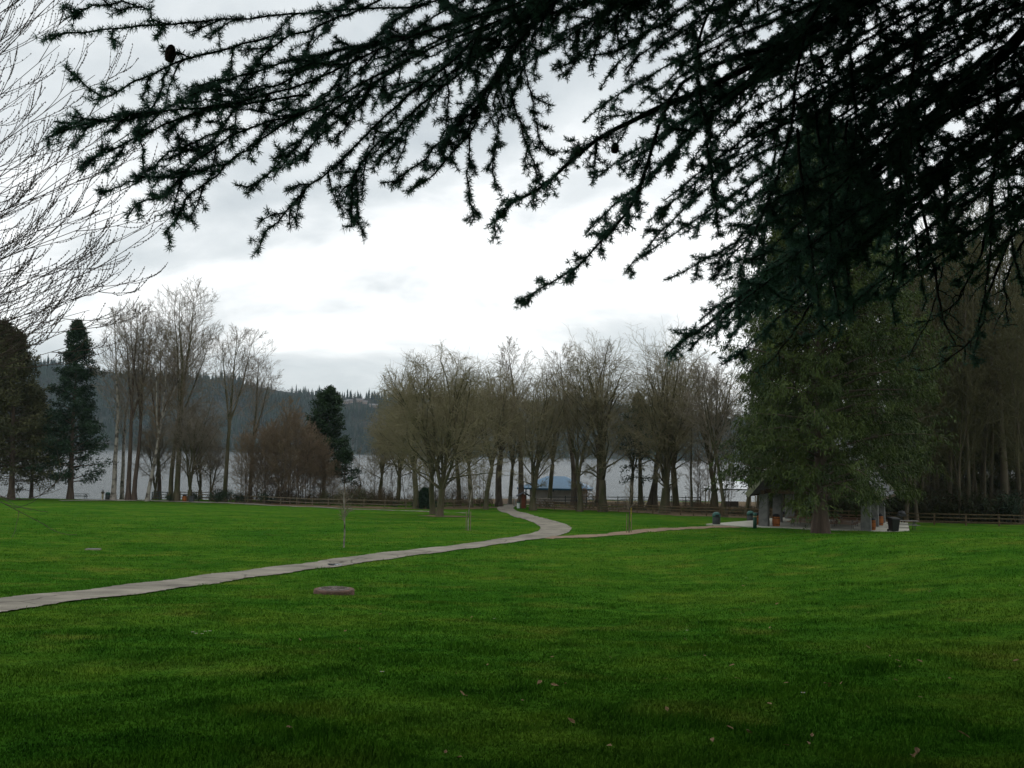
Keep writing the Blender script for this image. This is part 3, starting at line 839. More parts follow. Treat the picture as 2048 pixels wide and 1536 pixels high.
copy_thing(T2, P(1020, 160), 5.0, .98, 'bare tree between the pale thick trunk and the kiosk')
copy_thing(copy_src, P(760, 156), 5.0, 1.0, 'small round bare tree left end of the row behind the lone lawn tree')

# left shore: cottonwoods and birches
C1 = tall_tree('tallest slender bare cottonwood of the left shore group', P(352, 149), 30.8, .42, 9, 12, 41, nb1=38, k=(8, 6), tw=.016, fork=True, mt='bark_moss', up=.72, lean=(.05, 0))
copy_thing(C1, P(341, 151), 2.0, .86, 'second thick trunk just left of the tallest cottonwood')
C2 = tall_tree('two stemmed bare cottonwood with a thick dark base right of the spotted white trunk', P(256, 149), 28, .36, 11, 9.6, 42, nb1=34, k=(7, 6), tw=.016, fork=True, mt='bark_red', up=.72)
copy_thing(C2, P(268, 149), 2.3, .96, 'slim dark bare cottonwood close right of the two stemmed one')
B1 = tall_tree('spotted white trunked birch left of the dark cottonwoods', P(226, 148), 27, .36, 10, 8.5, 43, nb1=32, k=(7, 6), lean=(.02, 0), mt='bark_white', mc='twig_grey', tw=.015)
tall_tree('leaning white birch with crooked double stem', P(294, 147), 24.5, .28, 7, 7.5, 44, nb1=32, k=(7, 6), tw=.015, lean=(.10, 0), mt='bark_white', mc='twig_red', fork=True)
C3 = vase_tree('forked dark bare tree right of the tallest cottonwood', P(379, 149), 16, .36, 1.5, 4, 10, 45, mt='bark_moss', mc='twig_grey', k=(8, 8, 6), tw=.015, limbs=4)
copy_thing(C3, P(421, 152), 2.2, .62, 'small V shaped bare tree in front of the water')
C4 = tall_tree('bare cottonwood with thick leaning base left of the reddish thicket', P(449, 150), 25, .36, 11, 9, 46, nb1=30, k=(7, 6), lean=(.02, 0), fork=True, mt='bark_moss', up=.72, tw=.016)
copy_thing(C4, P(500, 158), 1.3, .87, 'bare cottonwood with dense narrow top above the reddish thicket')
copy_thing(C2, P(318, 156), 4.2, .93, 'thin bare cottonwood between the white birch and the tallest one')
copy_thing(B1, P(244, 156), 3.1, .92, 'pale bare tree behind the spotted white trunk')
copy_thing(C3, P(400, 156), 4.4, .9, 'spreading bare tree between the tallest cottonwood and the V shaped tree')
copy_thing(C3, P(310, 153), 5.5, .8, 'short bushy bare tree behind the leaning white birch')

# reddish alder thicket
A1 = tall_tree('thin stemmed reddish alder in the crowded thicket left of the pine', P(580, 146), 14.8, .10, 1.8, 6.5, 51, nb1=34, k=(7, 6), tw=.017, mt='bark_grey', mc='twig_red', group='thin reddish alders in the thicket', up=.75)
A2 = tall_tree('thin stemmed reddish alder in the crowded thicket left of the pine', P(560, 148), 13.5, .09, 1.5, 6, 52, nb1=30, k=(7, 6), tw=.017, mt='bark_grey', mc='twig_red', group='thin reddish alders in the thicket', lean=(.08, 0), up=.75)
rr = random.Random(8)
for k in range(34):
    px = 482 + k * 5.9 + rr.uniform(-4, 4)
    hs_ = np.interp(px, [480, 530, 575, 612, 640, 690], [.70, .88, 1.0, .9, .62, .34]) * rr.uniform(.74, 1.04)
    copy_thing(A1 if k % 2 else A2, P(px, rr.uniform(145, 155)), rr.uniform(0, 6.28), hs_, group='thin reddish alders in the thicket', lean=(rr.uniform(-.06, .06), rr.uniform(-.08, .08)))
S1 = tall_tree('thin grey sapling in the row behind the fence', P(740, 151), 7.0, .045, 1.2, 2.0, 53, nb1=14, k=(5, 4), tw=.010, mt='bark_grey', mc='twig_grey', group='thin saplings behind the near fence')
for k in range(30):
    px = 705 + k * 9.3 + rr.uniform(-5, 5)
    copy_thing(S1, P(px, rr.uniform(147, 170)), rr.uniform(0, 6.28), rr.uniform(.65, 1.25), group='thin saplings behind the near fence', lean=(rr.uniform(-.08, .08), rr.uniform(-.1, .1)))
S2 = copy_thing(S1, P(1395, 143), 1, 1.1, 'thin leaning sapling by the lake left of the white canopy', 'saplings left of the white canopy')
for k in range(12):
    px = 1385 + k * 7 + rr.uniform(-4, 4)
    copy_thing(S1, P(px, rr.uniform(140, 165)), rr.uniform(0, 6.28), rr.uniform(.8, 1.5), 'thin leaning sapling by the lake left of the white canopy', 'saplings left of the white canopy', lean=(rr.uniform(-.1, .1), rr.uniform(-.18, .1)))

# ------------------------------------------------------------------ conifers
def leaves(rng, p, size, K, aspect=.4, out=None, droop=.3, spread=1.0, flat=0):
    "K slender leaf sprays scattered round each point"
    n = len(p)
    P_ = np.repeat(p, K, 0) + rng.normal(size=(n * K, 3)) * size * .55 * spread
    d = rng.normal(size=(n * K, 3))
    if out is not None: d += np.repeat(out, K, 0) * 1.1
    d[:, 2] -= droop; d = norm(d)
    s = norm(np.cross(d, rng.normal(size=(n * K, 3))))
    L_ = (size * rng.uniform(.6, 1.3, n * K))[:, None]
    a = P_ - s * L_ * aspect * .5; b = P_ + s * L_ * aspect * .5; c = P_ + d * L_
    e = P_ - d * L_ * .25
    V = np.stack([e, b, c, a], 1).reshape(-1, 3)
    return V, np.arange(n * K * 4).reshape(-1, 4)


def conifer(label, loc, Ht, R, z0, seed, mf='fol_dark', mt='bark_grey', nbr=150, K=5, size=.45, tr=.4, droop=-.04, prof=((0, .7), (.12, 1), (.5, .72), (.85, .28), (1, .05)), ang=1.35, name='conifer_tree', group=None, gap=.0, per=9, leafdroop=.3, upt=0.0, asp=.38):
    rg = np.random.default_rng(seed)
    t = thing(name, label, 'tree', loc, 0, group)
    tk, cr = NB(), NB()
    base, r0 = grow(rg, np.array([[0, 0, -.3]]), np.array([[0, 0, 1.0]]), Ht, tr, .03, 14, .01, (0, 0, .02))
    trunk_flare(tk, base[0], r0[0])
    z1 = z0 / Ht
    u = np.sort(rg.random(nbr) ** .9)
    tt = z1 + (1 - z1) * u * .99
    f = tt * 13; i = np.minimum(f.astype(int), 12); fr = (f - i)[:, None]
    s = base[0, i] * (1 - fr) + base[0, i + 1] * fr
    az = np.arange(nbr) * 2.4 + rg.normal(size=nbr) * .4
    el = math.pi / 2 - (ang + rg.normal(size=nbr) * .12) + .5 * u * (1 if upt == 0 else upt)
    d = np.stack([np.cos(az) * np.cos(el), np.sin(az) * np.cos(el), np.sin(el)], -1)
    pr = np.interp(u, [q[0] for q in prof], [q[1] for q in prof])
    lobes = 1 + gap * np.sin(az * 3 + u * 9)
    ln = R * pr * rg.uniform(.72, 1.12, nbr) * lobes
    p1, r1 = grow(rg, s, d, ln, np.maximum(.06 * ln / R * 1.6, .012), .008, 8, .06, (0, 0, droop))
    tk.tube(p1, r1, 4)
    sp, sd, st, sl = spawn(rg, p1, per, .22, 1.0, .85, .25)
    sd[:, 2] *= .55
    p2, r2 = grow(rg, sp, sd, sl * .34 * (1.15 - .7 * st) + size * .4, .010, .004, 5, .1, (0, 0, droop * 1.3))
    pts = p2[:, 1:].reshape(-1, 3); outd = np.repeat(norm(p2[:, -1] - p2[:, 0]), 4, 0)
    V, Fq = leaves(rg, pts, size, K, asp, outd, leafdroop)
    cr.add(V, Fq)
    tip = base[0, -4:]
    V, Fq = leaves(rg, np.repeat(tip, 6, 0), size * .7, 3, .4, None, .1); cr.add(V, Fq)
    finish_tree(t, tk, cr, M_[mt], M_[mf])
    return t


conifer('dark blue green spruce with a pointed top and bare trunk base on the left shore', P(140, 148), 26.0, 4.6, 2.6, 61, nbr=135, K=6, size=.36, tr=.40, mt='bark_red', per=10, gap=.25, prof=((0, .85), (.12, 1), (.45, .80), (.72, .54), (.88, .28), (1, .03)), droop=-.02)
CA = conifer('olive brown conifer at the far left edge of the park', P(22, 146), 24.5, 6.8, 2.6, 62, mf='fol_olive', nbr=150, K=4, size=.45, tr=.42, mt='bark_red', gap=.12)
copy_thing(CA, P(-30, 152), 2, 1.1, 'olive conifer cut by the left edge of the view')
copy_thing(CA, P(62, 156), 4, .74, 'shorter olive conifer between the far left conifer and the dark spruce')
conifer('dense dark green pine rising behind the reddish thicket', P(646, 161), 17.6, 3.9, 4.0, 63, mf='fol_pine', nbr=130, K=5, size=.38, prof=((0, .75), (.2, 1), (.6, .85), (.85, .5), (1, .1)), tr=.3, leafdroop=-.2, upt=1.3)
conifer('small sparse pine branching over the water right of the dense pine', P(688, 152), 8.2, 3.0, 3.2, 64, mf='fol_pine', nbr=26, K=4, size=.3, tr=.12, leafdroop=-.3)
conifer('thin pine with sparse drooping boughs near the lake fence', P(1281, 152), 17.5, 4.2, 4.8, 65, mf='fol_dark', mt='bark_moss', nbr=46, K=4, size=.32, tr=.42, per=8, gap=.3, droop=-.07)
conifer('small dark evergreen shrub tree by the lone lawn tree', P(850, 139), 2.9, 1.7, .2, 66, nbr=60, K=4, size=.25, tr=.06, mf='fol_dark', name='evergreen_shrub')

# large western red cedar on the lawn edge before the pavilion
conifer('large dense green red cedar with a bare lower trunk before the pavilion', P(1641, 74.5), 31, 6.7, 2.45, 71, mf='fol_cedar', mt='bark_red', nbr=300, K=9, size=.30, asp=.27, tr=.50, droop=-.065, ang=1.3, prof=((0, .95), (.10, 1), (.42, .86), (.65, .72), (.85, .46), (1, .08)), per=12, leafdroop=1.5, gap=.32, name='red_cedar_tree')
RC = conifer('second green red cedar behind the right side of the pavilion', P(1752, 104), 36, 6.4, 3.0, 72, mf='fol_cedar', mt='bark_red', nbr=280, K=7, size=.42, asp=.24, tr=.5, droop=-.06, ang=1.3, prof=((0, .75), (.10, 1), (.45, .85), (.7, .6), (.9, .3), (1, .06)), per=9, leafdroop=2.2, gap=.3, name='red_cedar_tree')
copy_thing(RC, P(1560, 112), 2.2, .92, 'red cedar behind the left columns of the pavilion')

# unseen conifers added right of and behind the camera to shade the near lawn
for k, (x_, y_, s_) in enumerate(((15.5, 5, 1.0), (11, -4, .9), (15, -12, 1.05), (5, -13, .95), (-6, -11, .9), (27, 15, .9))):
    copy_thing(RC, (x_, y_, H(x_, y_)), k * 1.1 + .4, s_, 'green conifer added out of frame beside and behind the viewer to shade the lawn', 'added shade conifers out of frame')

# dark wood on the right
FR = tall_tree('tall bare trunk with ivy tinted bark in the dark wood right of the pavilion', P(1818, 116), 30, .32, 5, 11, 81, nb1=44, k=(8, 7), mt='bark_dark', mc='twig_wood', fork=True, up=1.0, tw=.018)
FR2 = tall_tree('thick grey bare trunk in the dark wood right of the pavilion', P(1852, 122), 33, .46, 8, 11, 82, nb1=44, k=(8, 7), mt='bark_dark', mc='twig_wood', up=1.0, tw=.018)
FC = conifer('tall thin topped fir deep in the dark wood', P(1905, 136), 40, 5.2, 7, 83, nbr=210, K=4, size=.5, tr=.45, mf='fol_wood', mt='bark_dark', gap=.3)
wood = [(FR, 1834, 112, .82, 'slim leaning trunk close to the fence right of the black bin'), (FR2, 1876, 125, .9, 'second thick trunk of the dark wood, right of the thick grey one'),
        (FR, 1898, 118, .95, 'thin trunk near the fence in the middle of the dark wood'), (FR2, 1915, 130, .95, 'straight grey trunk behind the middle of the dark wood'),
        (FR, 1938, 114, 1.0, 'dark trunk close to the fence at the last wooden post'), (FR2, 1962, 121, .86, 'pale streaked trunk in the right part of the dark wood'),
        (FR, 1983, 126, .92, 'slender trunk left of the dark gap in the wood'), (FR2, 2010, 117, .92, 'thick dark trunk near the right edge of the view'),
        (FR, 2036, 124, .95, 'thin trunk at the very right edge of the view'), (FR2, 2075, 119, .9, 'trunk just outside the right edge of the dark wood'),
        (FR, 1795, 124, .85, 'bare tree directly behind the right eave of the pavilion'), (FR2, 1775, 134, .85, 'bare tree far behind the pavilion roof'),
        (FR, 1690, 132, .8, 'bare tree behind the middle of the pavilion'), (FR2, 1605, 134, .75, 'bare tree behind the pavilion tables'),
        (FR, 1515, 136, .62, 'bare tree left behind the pavilion columns')]
for k, (src, px, d, s, lab) in enumerate(wood):
    copy_thing(src, P(px, d), k * 1.7, (s * (.7 + .13 * (k % 4)), s * (.7 + .13 * (k % 4)), s * (1.3 if px > 1780 else 1.05)), lab, lean=(0, .035 * ((k * 3 % 5) - 2)))
for k, (px, d, s) in enumerate(((1840, 150, .9), (1880, 160, .85), (1950, 145, 1.0), (2050, 138, 1.0), (2110, 140, 1.0), (1720, 150, .72), (1640, 155, .68), (1985, 131, .6), (2040, 128, .55), (1925, 128, .5))):
    copy_thing(FC, P(px, d), k * 1.3, s, 'dark fir filling the back of the wood behind the rail fence', 'firs at the back of the dark wood')

T5 = tall_tree('slender leaning bare tree among the bigger trunks of the dark wood', P(1812, 112), 19, .2, 4, 8, 87, lean=(.05, .02), nb1=30, k=(8, 6), fork=True, mt='bark_dark', mc='twig_wood', tw=.017, group='slender trees in the dark wood', up=.9)
for k in range(20):
    px = 1800 + k * 14 + rr.uniform(-6, 6)
    copy_thing(T5, P(px, rr.uniform(108, 128)), rr.uniform(0, 6.28), (.8, .8, rr.uniform(.8, 1.55)), 'slender leaning bare tree among the bigger trunks of the dark wood', 'slender trees in the dark wood', lean=(rr.uniform(-.12, .12), rr.uniform(-.14, .14)))

# ------------------------------------------------------------------ low growth (uncountable)
def brush(name, label, spots, n, hmin, hmax, mt, seed, r=.012, leafy=None):
    rg = np.random.default_rng(seed)
    q = np.array(spots, float)          # px, d, depth spread, weight
    idx = rg.choice(len(q) - 1, n, p=q[:-1, 3] / q[:-1, 3].sum()); f = rg.random(n)
    px = q[idx, 0] * (1 - f) + q[idx + 1, 0] * f; d = q[idx, 1] * (1 - f) + q[idx + 1, 1] * f + rg.random(n) * q[idx, 2]
    x = (px - 1024) / FPX * d; z = Hn(x, d)
    hh = rg.uniform(hmin, hmax, n) * (.6 + .4 * np.sin(x * .9) * np.sin(x * .37 + 1) + .3)
    p, rr_ = grow(rg, np.stack([x, d, z - .05], -1), np.stack([rg.normal(size=n) * .25, rg.normal(size=n) * .25, np.ones(n)], -1), hh, r, r * .5, 5, .12, (0, 0, .02))
    nb = NB(); nb.tube(p, rr_, 3)
    s, dd, t_, Lp = spawn(rg, p, 5, .25, 1, .7, .2)
    p2, r2 = grow(rg, s, dd, Lp * .35, r * .7, r * .35, 3, .15, (0, 0, .08)); nb.tube(p2, r2, 3)
    o = nb.build(name, M_[mt])
    tag(o, label, 'undergrowth', kind='stuff')
    if leafy:
        m2 = rg.random(n) < leafy[1]
        V, Fq = leaves(rg, p[m2][:, 1:4].reshape(-1, 3), leafy[2], 5, .5, None, .1, 1.6)
        o2 = mesh_np('low_foliage', V, [Fq], M_[leafy[0]]); tag(o2, leafy[3], 'undergrowth', kind='stuff')


brush('dry_undergrowth', 'brown dry brush behind the near rail fence', [(430, 150, 6, 1), (560, 147, 8, 2), (680, 146, 10, 3), (800, 143, 12, 2), (990, 149, 10, 1)], 2600, .7, 2.6, 'brush', 91, .014, ('shrub', .12, .22, 'low green leaves among the dry brush behind the near fence'))
brush('dry_undergrowth', 'brown dry brush on the mulch between the big bare maples', [(1080, 146, 5, 1), (1250, 146, 6, 2), (1370, 140, 14, 4), (1470, 128, 16, 4), (1560, 122, 16, 1)], 2400, .4, 1.6, 'brush', 92, .012, ('shrub', .12, .2, 'low green leaves on the mulch between the maples'))
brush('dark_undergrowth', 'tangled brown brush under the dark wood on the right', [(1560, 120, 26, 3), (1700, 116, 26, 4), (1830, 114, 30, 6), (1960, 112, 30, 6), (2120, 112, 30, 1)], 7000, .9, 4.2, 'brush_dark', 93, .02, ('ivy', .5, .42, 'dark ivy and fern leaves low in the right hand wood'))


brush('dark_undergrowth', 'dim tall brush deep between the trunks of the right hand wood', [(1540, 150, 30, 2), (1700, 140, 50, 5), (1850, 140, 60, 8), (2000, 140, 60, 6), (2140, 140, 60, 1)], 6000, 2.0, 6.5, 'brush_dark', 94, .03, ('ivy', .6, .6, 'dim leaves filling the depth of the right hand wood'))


def shrub(label, loc, h, w, seed, mf='shrub', group=None):
    rg = np.random.default_rng(seed)
    t = thing('shrub', label, 'shrub', loc, 0, group)
    n = 14
    d = np.stack([rg.normal(size=n) * .5, rg.normal(size=n) * .5, np.ones(n)], -1)
    p, r = grow(rg, np.zeros((n, 3)) + rg.normal(size=(n, 3)) * [w * .2, w * .2, 0], d, h * rg.uniform(.6, 1.0, n), .02, .008, 6, .12, (0, 0, .05))
    NB().tube(p, r, 4).build('stems', M_['bark_grey'], t)
    s, dd, tt, Lp = spawn(rg, p, 9, .2, 1, .9, .3)
    p2, _ = grow(rg, s, dd, Lp * .3 * (1.2 - tt), .01, .01, 4, .1, (0, 0, .03))
    V, Fq = leaves(rg, p2[:, 1:].reshape(-1, 3), .18, 4, .35, None, -.2)
    mesh_np('leaves', V, [Fq], M_[mf], t)
    return t


SH = shrub('dark green leafy shrub behind the fence under the thick cottonwood', P(447, 146), 2.0, 2.2, 1)
copy_thing(SH, P(432, 147), 1, .85, 'smaller dark green shrub left of the shrub under the cottonwood')
copy_thing(SH, P(478, 147), 2, .8, 'dark green shrub right of the leaning cottonwood base')
copy_thing(SH, P(530, 146), 3, .85, 'dark green shrub in front of the reddish thicket')
copy_thing(SH, P(388, 149), 3, .7, 'low green shrub at the foot of the forked dark tree')
copy_thing(SH, P(340, 148), 4, .55, 'low green shrub at the foot of the tallest cottonwood')
copy_thing(SH, P(2030, 112), 4, (2.2, 2, 1.9), 'big dim green bush behind the fence at the right edge')
SB = shrub('brown olive bush beside the near fence below the small pine', P(722, 142), 2.8, 2.4, 2, 'fol_olive')
copy_thing(SB, P(655, 145), 1, .8, 'brown olive bush right of the reddish thicket')
copy_thing(SB, P(690, 144), 2, .9, 'brown olive bush between two others near the small pine')

# beech like shrub with rust coloured old leaves
rb = shrub('small tree keeping rusty old leaves beside the blue roof', P(1180, 158), 4.2, 2.5, 5, 'leaf_dry')

# ------------------------------------------------------------------ saplings with stakes
def sapling(label, px, py, h, stakes, seed, gcol='bark_white'):
    loc = hit(px, py)
    t = tall_tree(label, loc, h, .045, h * .45, h * .35, seed, nb1=12, k=(4, 3), tw=.006, mt=gcol, mc='twig_grey', name='sapling', up=.6)
    for sx in stakes:
        MB().lathe((sx, .05, -.1), [(.025, 0), (.025, 1.35), (.02, 1.37)], 8).build('stake', M_['stake'], t)
    return t


sapling('young tree with a pale slim trunk on the lawn beyond the path', 688, 1095, 2.95, [], 101)
sapling('thin sapling tied to two stakes beyond the path right of the lone tree', 936, 1061, 4.0, [-.14, .16], 102)
sapling('thin sapling tied to two stakes between the paths', 1258, 1066, 3.4, [-.16, .16], 103, 'bark_grey')
t = thing('marker_post', 'thin yellow marker post on the lawn before the maples', 'marker', hit(1262, 1043))
MB().lathe((0, 0, -.1), [(.03, 0), (.03, 1.3), (.01, 1.33)], 8).build('post', M_['yellow'], t)

# ------------------------------------------------------------------ fences
def fence(name, label, pts, hts, spacing, m, ph=1.15, pw=.13, rw=.05, rh=.11, lod=True):
    c = catmull(pts, 200)[:, :2]
    L_ = np.concatenate([[0], np.cumsum(np.linalg.norm(np.diff(c, axis=0), axis=1))])
    n = max(2, int(round(L_[-1] / spacing)) + 1)
    s = np.linspace(0, L_[-1], n)
    x = np.interp(s, L_, c[:, 0]); y = np.interp(s, L_, c[:, 1]); z = Hn(x, y)
    t = thing(name, label, 'fence', (x[0], y[0], z[0]))
    o = np.array([x[0], y[0], z[0]])
    for i in range(n):
        MB().box(np.array([x[i], y[i], z[i] + ph / 2 - .1]) - o, (pw, pw, ph + .2), 0, taper=.93).build('post', m, t)
    for h in hts:
        mb = MB()
        for i in range(n - 1):
            mb.bar(np.array([x[i], y[i] - pw * .5 - rw * .5, z[i] + h]) - o, np.array([x[i + 1], y[i + 1] - pw * .5 - rw * .5, z[i + 1] + h + .01 * ((i * 7) % 3 - 1)]) - o, rw, rh)
        mb.build('rail', m, t)
    return t


fence('rail_fence', 'long weathered rail fence below the reddish thicket and lone tree', [P(398, 150), P(560, 144.5), P(720, 138), P(830, 139), P(930, 146), P(984, 151)], (.5, 1.0), 2.9, M_['wood_fence'])
fence('rail_fence', 'brown rail fence on the mulch behind the big maples', [P(1064, 144), P(1150, 143), P(1260, 139), P(1350, 131), P(1440, 121)], (.35, .7, 1.05), 3.0, M_['wood_brown'])
fence('rail_fence', 'brown rail fence running behind the pavilion to the right edge', [P(1444, 120.4), P(1560, 116), P(1700, 110), P(1850, 104), P(2000, 99), P(2140, 95)], (.35, .72, 1.08), 3.0, M_['wood_brown'])
fence('rail_fence', 'dark grey rail fence before the water right of the blue roofed building', [P(1100, 154), P(1160, 156), P(1230, 160), P(1320, 164), P(1400, 166)], (.5, .95, 1.4), 2.6, M_['wood_grey'], ph=1.6)
fence('rail_fence', 'short dark rail fence beside the leaning white birch', [P(304, 151), P(334, 151.5)], (.35, .75, 1.1), 1.3, M_['wood_grey'], ph=1.2)
fence('rail_fence', 'pale grey rail fence by the water right of the tallest cottonwood', [P(360, 153), P(395, 153), P(425, 154)], (.4, .8, 1.15), 2.2, M_['wood_fence'], ph=1.25)

# chain link gate panel by the path end
def chainlink(name, label, a, b, h):
    a = np.array(a); b = np.array(b); n = max(2, int(np.linalg.norm(b - a) / 2.4) + 1)
    t = thing(name, label, 'fence', a)
    for i in range(n):
        p = a + (b - a) * i / (n - 1) - a
        MB().lathe(p + [0, 0, -.1], [(.035, 0), (.035, h + .15), (.02, h + .18)], 8).build('post', M_['metal'], t)
    MB().bar([0, 0, h], b - a + [0, 0, h], .045).build('rail', M_['metal'], t)
    mb = MB(); L_ = np.linalg.norm(b - a); u = (b - a) / L_; st = .16
    for k in range(int((L_ + h) / st)):
        s = k * st - h
        for sg in (0, 1):
            s0, s1 = (s, s + h) if sg == 0 else (s + h, s)
            lo, hi = 0.05, h
            q0, q1 = np.array([s0, lo]), np.array([s1, hi])
            c0, c1 = max(0, min(s0, s1)), min(L_, max(s0, s1))
            if c1 <= c0: continue
            f = lambda sx: lo + (hi - lo) * ((sx - s0) / (s1 - s0))
            mb.bar(u * c0 + [0, 0, f(c0)], u * c1 + [0, 0, f(c1)], .012)
    mb.build('wire_mesh', M_['metal'], t)


chainlink('chain_link_fence', 'grey chain link fence crossing behind the path end', P(1000, 157), P(1036, 158), 1.25)
t = thing('gate_post', 'white gate post at the left of the path end', 'post', P(998, 153))
MB().lathe((0, 0, -.1), [(.075, 0), (.075, 1.35), (.04, 1.4)], 12).build('post', M_['white'], t)
t = thing('gate_post', 'grey gate post at the right of the path end', 'post', P(1029, 151))
MB().lathe((0, 0, -.1), [(.06, 0), (.06, 1.2), (.04, 1.24)], 12).build('post', M_['metal'], t)
t = thing('path_sign', 'small white sign plate by the path gate', 'sign', P(1027, 155))
MB().box((0, 0, .65), (.06, .06, 1.3)).build('post', M_['wood_grey'], t)
MB().box((0, -.05, 1.12), (.42, .03, .12)).build('panel', M_['white'], t)

# information kiosk
kp = P(1047, 146)
t = thing('information_kiosk', 'small red brown information kiosk with a dark gabled roof beside the path', 'kiosk', kp, rad(15))
MB().box((0, 0, .95), (.55, .16, 2.1)).build('board', M_['kiosk'], t)
MB().box((-.36, 0, .85), (.12, .14, 2.0)).box((.36, 0, .85), (.12, .14, 2.0)).build('post', M_['wood_brown'], t)
rf = MB().slab([(-.95, -.6, 1.78), (-.95, .6, 1.78), (0.0, .6, 2.32), (0.0, -.6, 2.32)], .07)
rf.slab([(.95, -.6, 1.775), (.95, .6, 1.775), (0.003, .6, 2.32), (0.003, -.6, 2.32)], .07).build('roof', M_['kiosk_roof'], t)
t = thing('litter_bin', 'small pale blue litter bin at the left foot of the kiosk', 'bin', P(1037, 146))
MB().lathe((0, 0, 0), [(.2, 0), (.24, .7), (.22, .72)], 14).build('body', M_['white_roof'], t)
MB().lathe((0, 0, .721), [(.24, 0), (.2, .1), (.06, .16)], 14).build('lid', M_['bin_lid'], t)

# rubble wall in front of the building
rgk = random.Random(4)
t = thing('rubble_wall', 'low wall of piled pale rubble stones before the blue roofed building', 'wall', P(1088, 153))
for lvl in range(4):
    mb = MB()
    for k in range(8 - lvl % 2):
        x = -1.5 + k * .42 + (lvl % 2) * .2 + rgk.uniform(-.04, .04); z = .02 + lvl * .32
        s = rgk.uniform(.32, .44)
        mb.lathe((x, rgk.uniform(-.08, .08), z), [(s * .38, 0), (s * .52, s * .25), (s * .5, s * .55), (s * .3, s * .78)], 7)
    mb.build('stone_course', M_['rock'], t)

# ------------------------------------------------------------------ blue roofed building
bp_ = P(1112, 168)
t = thing('park_building', 'low grey block building with a blue metal hip roof by the lake', 'building', bp_, rad(-6))
wl, dp, wh = 8.8, 7.5, 2.5
MB().box((.4, 0, wh / 2 - .15), (wl, dp, wh + .3)).build('wall', M_['cmu'], t)
ex, ey, ez, rz_ = 5.9, 4.7, wh + .02, 4.35
rx = 1.5
rf = MB().poly([(-ex, -ey, ez), (ex, -ey, ez), (ex, ey, ez), (-ex, ey, ez), (-rx, 0, rz_), (rx, 0, rz_)],
               [(0, 1, 5, 4), (1, 2, 5), (2, 3, 4, 5), (3, 0, 4), (3, 2, 1, 0)])
seam = rf
for k in range(27):
    x = -ex + .25 + k * (2 * ex - .5) / 26
    s = min(1, (ex - abs(x)) / (ex - rx)) * .985
    for sy in (-1, 1):
        seam.bar((x, sy * ey, ez + .025), (x, sy * ey * (1 - s), ez + (rz_ - ez) * s + .025), .05, .05)
rf.build('roof', M_['roof_blue'], t)
MB().box((0, -ey - .02, ez - .12), (2 * ex + .1, .05, .26)).box((0, ey + .02, ez - .12), (2 * ex + .1, .05, .26)).box((-ex - .02, 0, ez - .12), (.05, 2 * ey, .26)).box((ex + .02, 0, ez - .12), (.05, 2 * ey, .26)).build('fascia', M_['fascia_blue'], t)
MB().box((-.5, -dp / 2 - .03, 2.12), (.7, .08, .3)).build('vent', M_['black'], t)
for x, y in ((-5.3, -4.0), (-5.3, 4.0)):
    MB().box((x, y, 1.2), (.2, .2, 2.5)).build('porch_post', M_['wood_grey'], t)
MB().box((5.1, -3.9, 1.2), (.2, .2, 2.5)).build('porch_post', M_['wood_grey'], t)

# white canopy shelter by the lake
cp = P(1460, 166)
t = thing('canopy_shelter', 'open shelter with a bright white hip roof on thin posts by the lake', 'shelter', cp, rad(-4))
ex, ey = 4.0, 2.6
MB().poly([(-ex, -ey, 2.95), (ex, -ey, 2.95), (ex, ey, 2.95), (-ex, ey, 2.95), (-ex + 1.9, 0, 4.15), (ex - 1.9, 0, 4.15)],
          [(0, 1, 5, 4), (1, 2, 5), (2, 3, 4, 5), (3, 0, 4), (3, 2, 1, 0)]).build('roof', M_['white_roof'], t)
MB().box((0, -ey - .03, 2.88), (2 * ex + .1, .05, .2)).box((-ex - .03, 0, 2.88), (.05, 2 * ey, .2)).build('fascia', M_['bin_body'], t)
for x in (-ex + .35, ex - .35):
    for y in (-ey + .35, ey - .35):
        MB().box((x, y, 1.4), (.14, .14, 3.09)).build('post', M_['band'], t)
MB().box((0.3, 1.2, .4), (2.4, .5, .9)).build('counter', M_['wood_grey_table'], t)

# ------------------------------------------------------------------ furniture makers
def picnic_table(label, loc, rz, m='wood_table', mf='wood_dark', group=None, ln=2.4):
    t = thing('picnic_table', label, 'picnic table', loc, rz, group)
    tp = MB()
    for k in range(5): tp.box((0, -.32 + k * .16, .75), (ln, .145, .045))
    tp.build('table_top', M_[m], t)
    for s in (-1, 1):
        b_ = MB()
        for k in range(2): b_.box((0, s * (.68 + .15 * k), .44), (ln, .135, .045))
        b_.build('seat', M_[m], t)
    for s in (-1, 1):
        f = MB()
        f.bar((s * ln * .35, -.62, 0), (s * ln * .35, -.22, .727), .05, .09).bar((s * ln * .35, .62, 0), (s * ln * .35, .22, .727), .05, .09)
        f.bar((s * ln * .35 + .055, -.8, .385), (s * ln * .35 + .055, .8, .385), .05, .09).bar((s * ln * .35 + .055, -.38, .69), (s * ln * .35 + .055, .38, .69), .05, .06)
        f.build('leg_frame', M_[mf], t)
    return t


def domed_bin(label, loc):
    t = thing('litter_bin', label, 'litter bin', loc)
    MB().lathe((0, 0, 0), [(.30, 0), (.325, .03), (.325, .68), (.30, .70)], 28).build('body', M_['bin_body'], t, True)
    d = MB().lathe((0, 0, .702), [(.345, 0), (.345, .13), (.325, .23), (.27, .32), (.18, .385), (.06, .41)], 28)
    do = d.build('domed_lid', M_['bin_lid'], t, True)
    MB().box((0, -.325, .82), (.30, .06, .14)).build('flap', M_['black'], do)
    return t


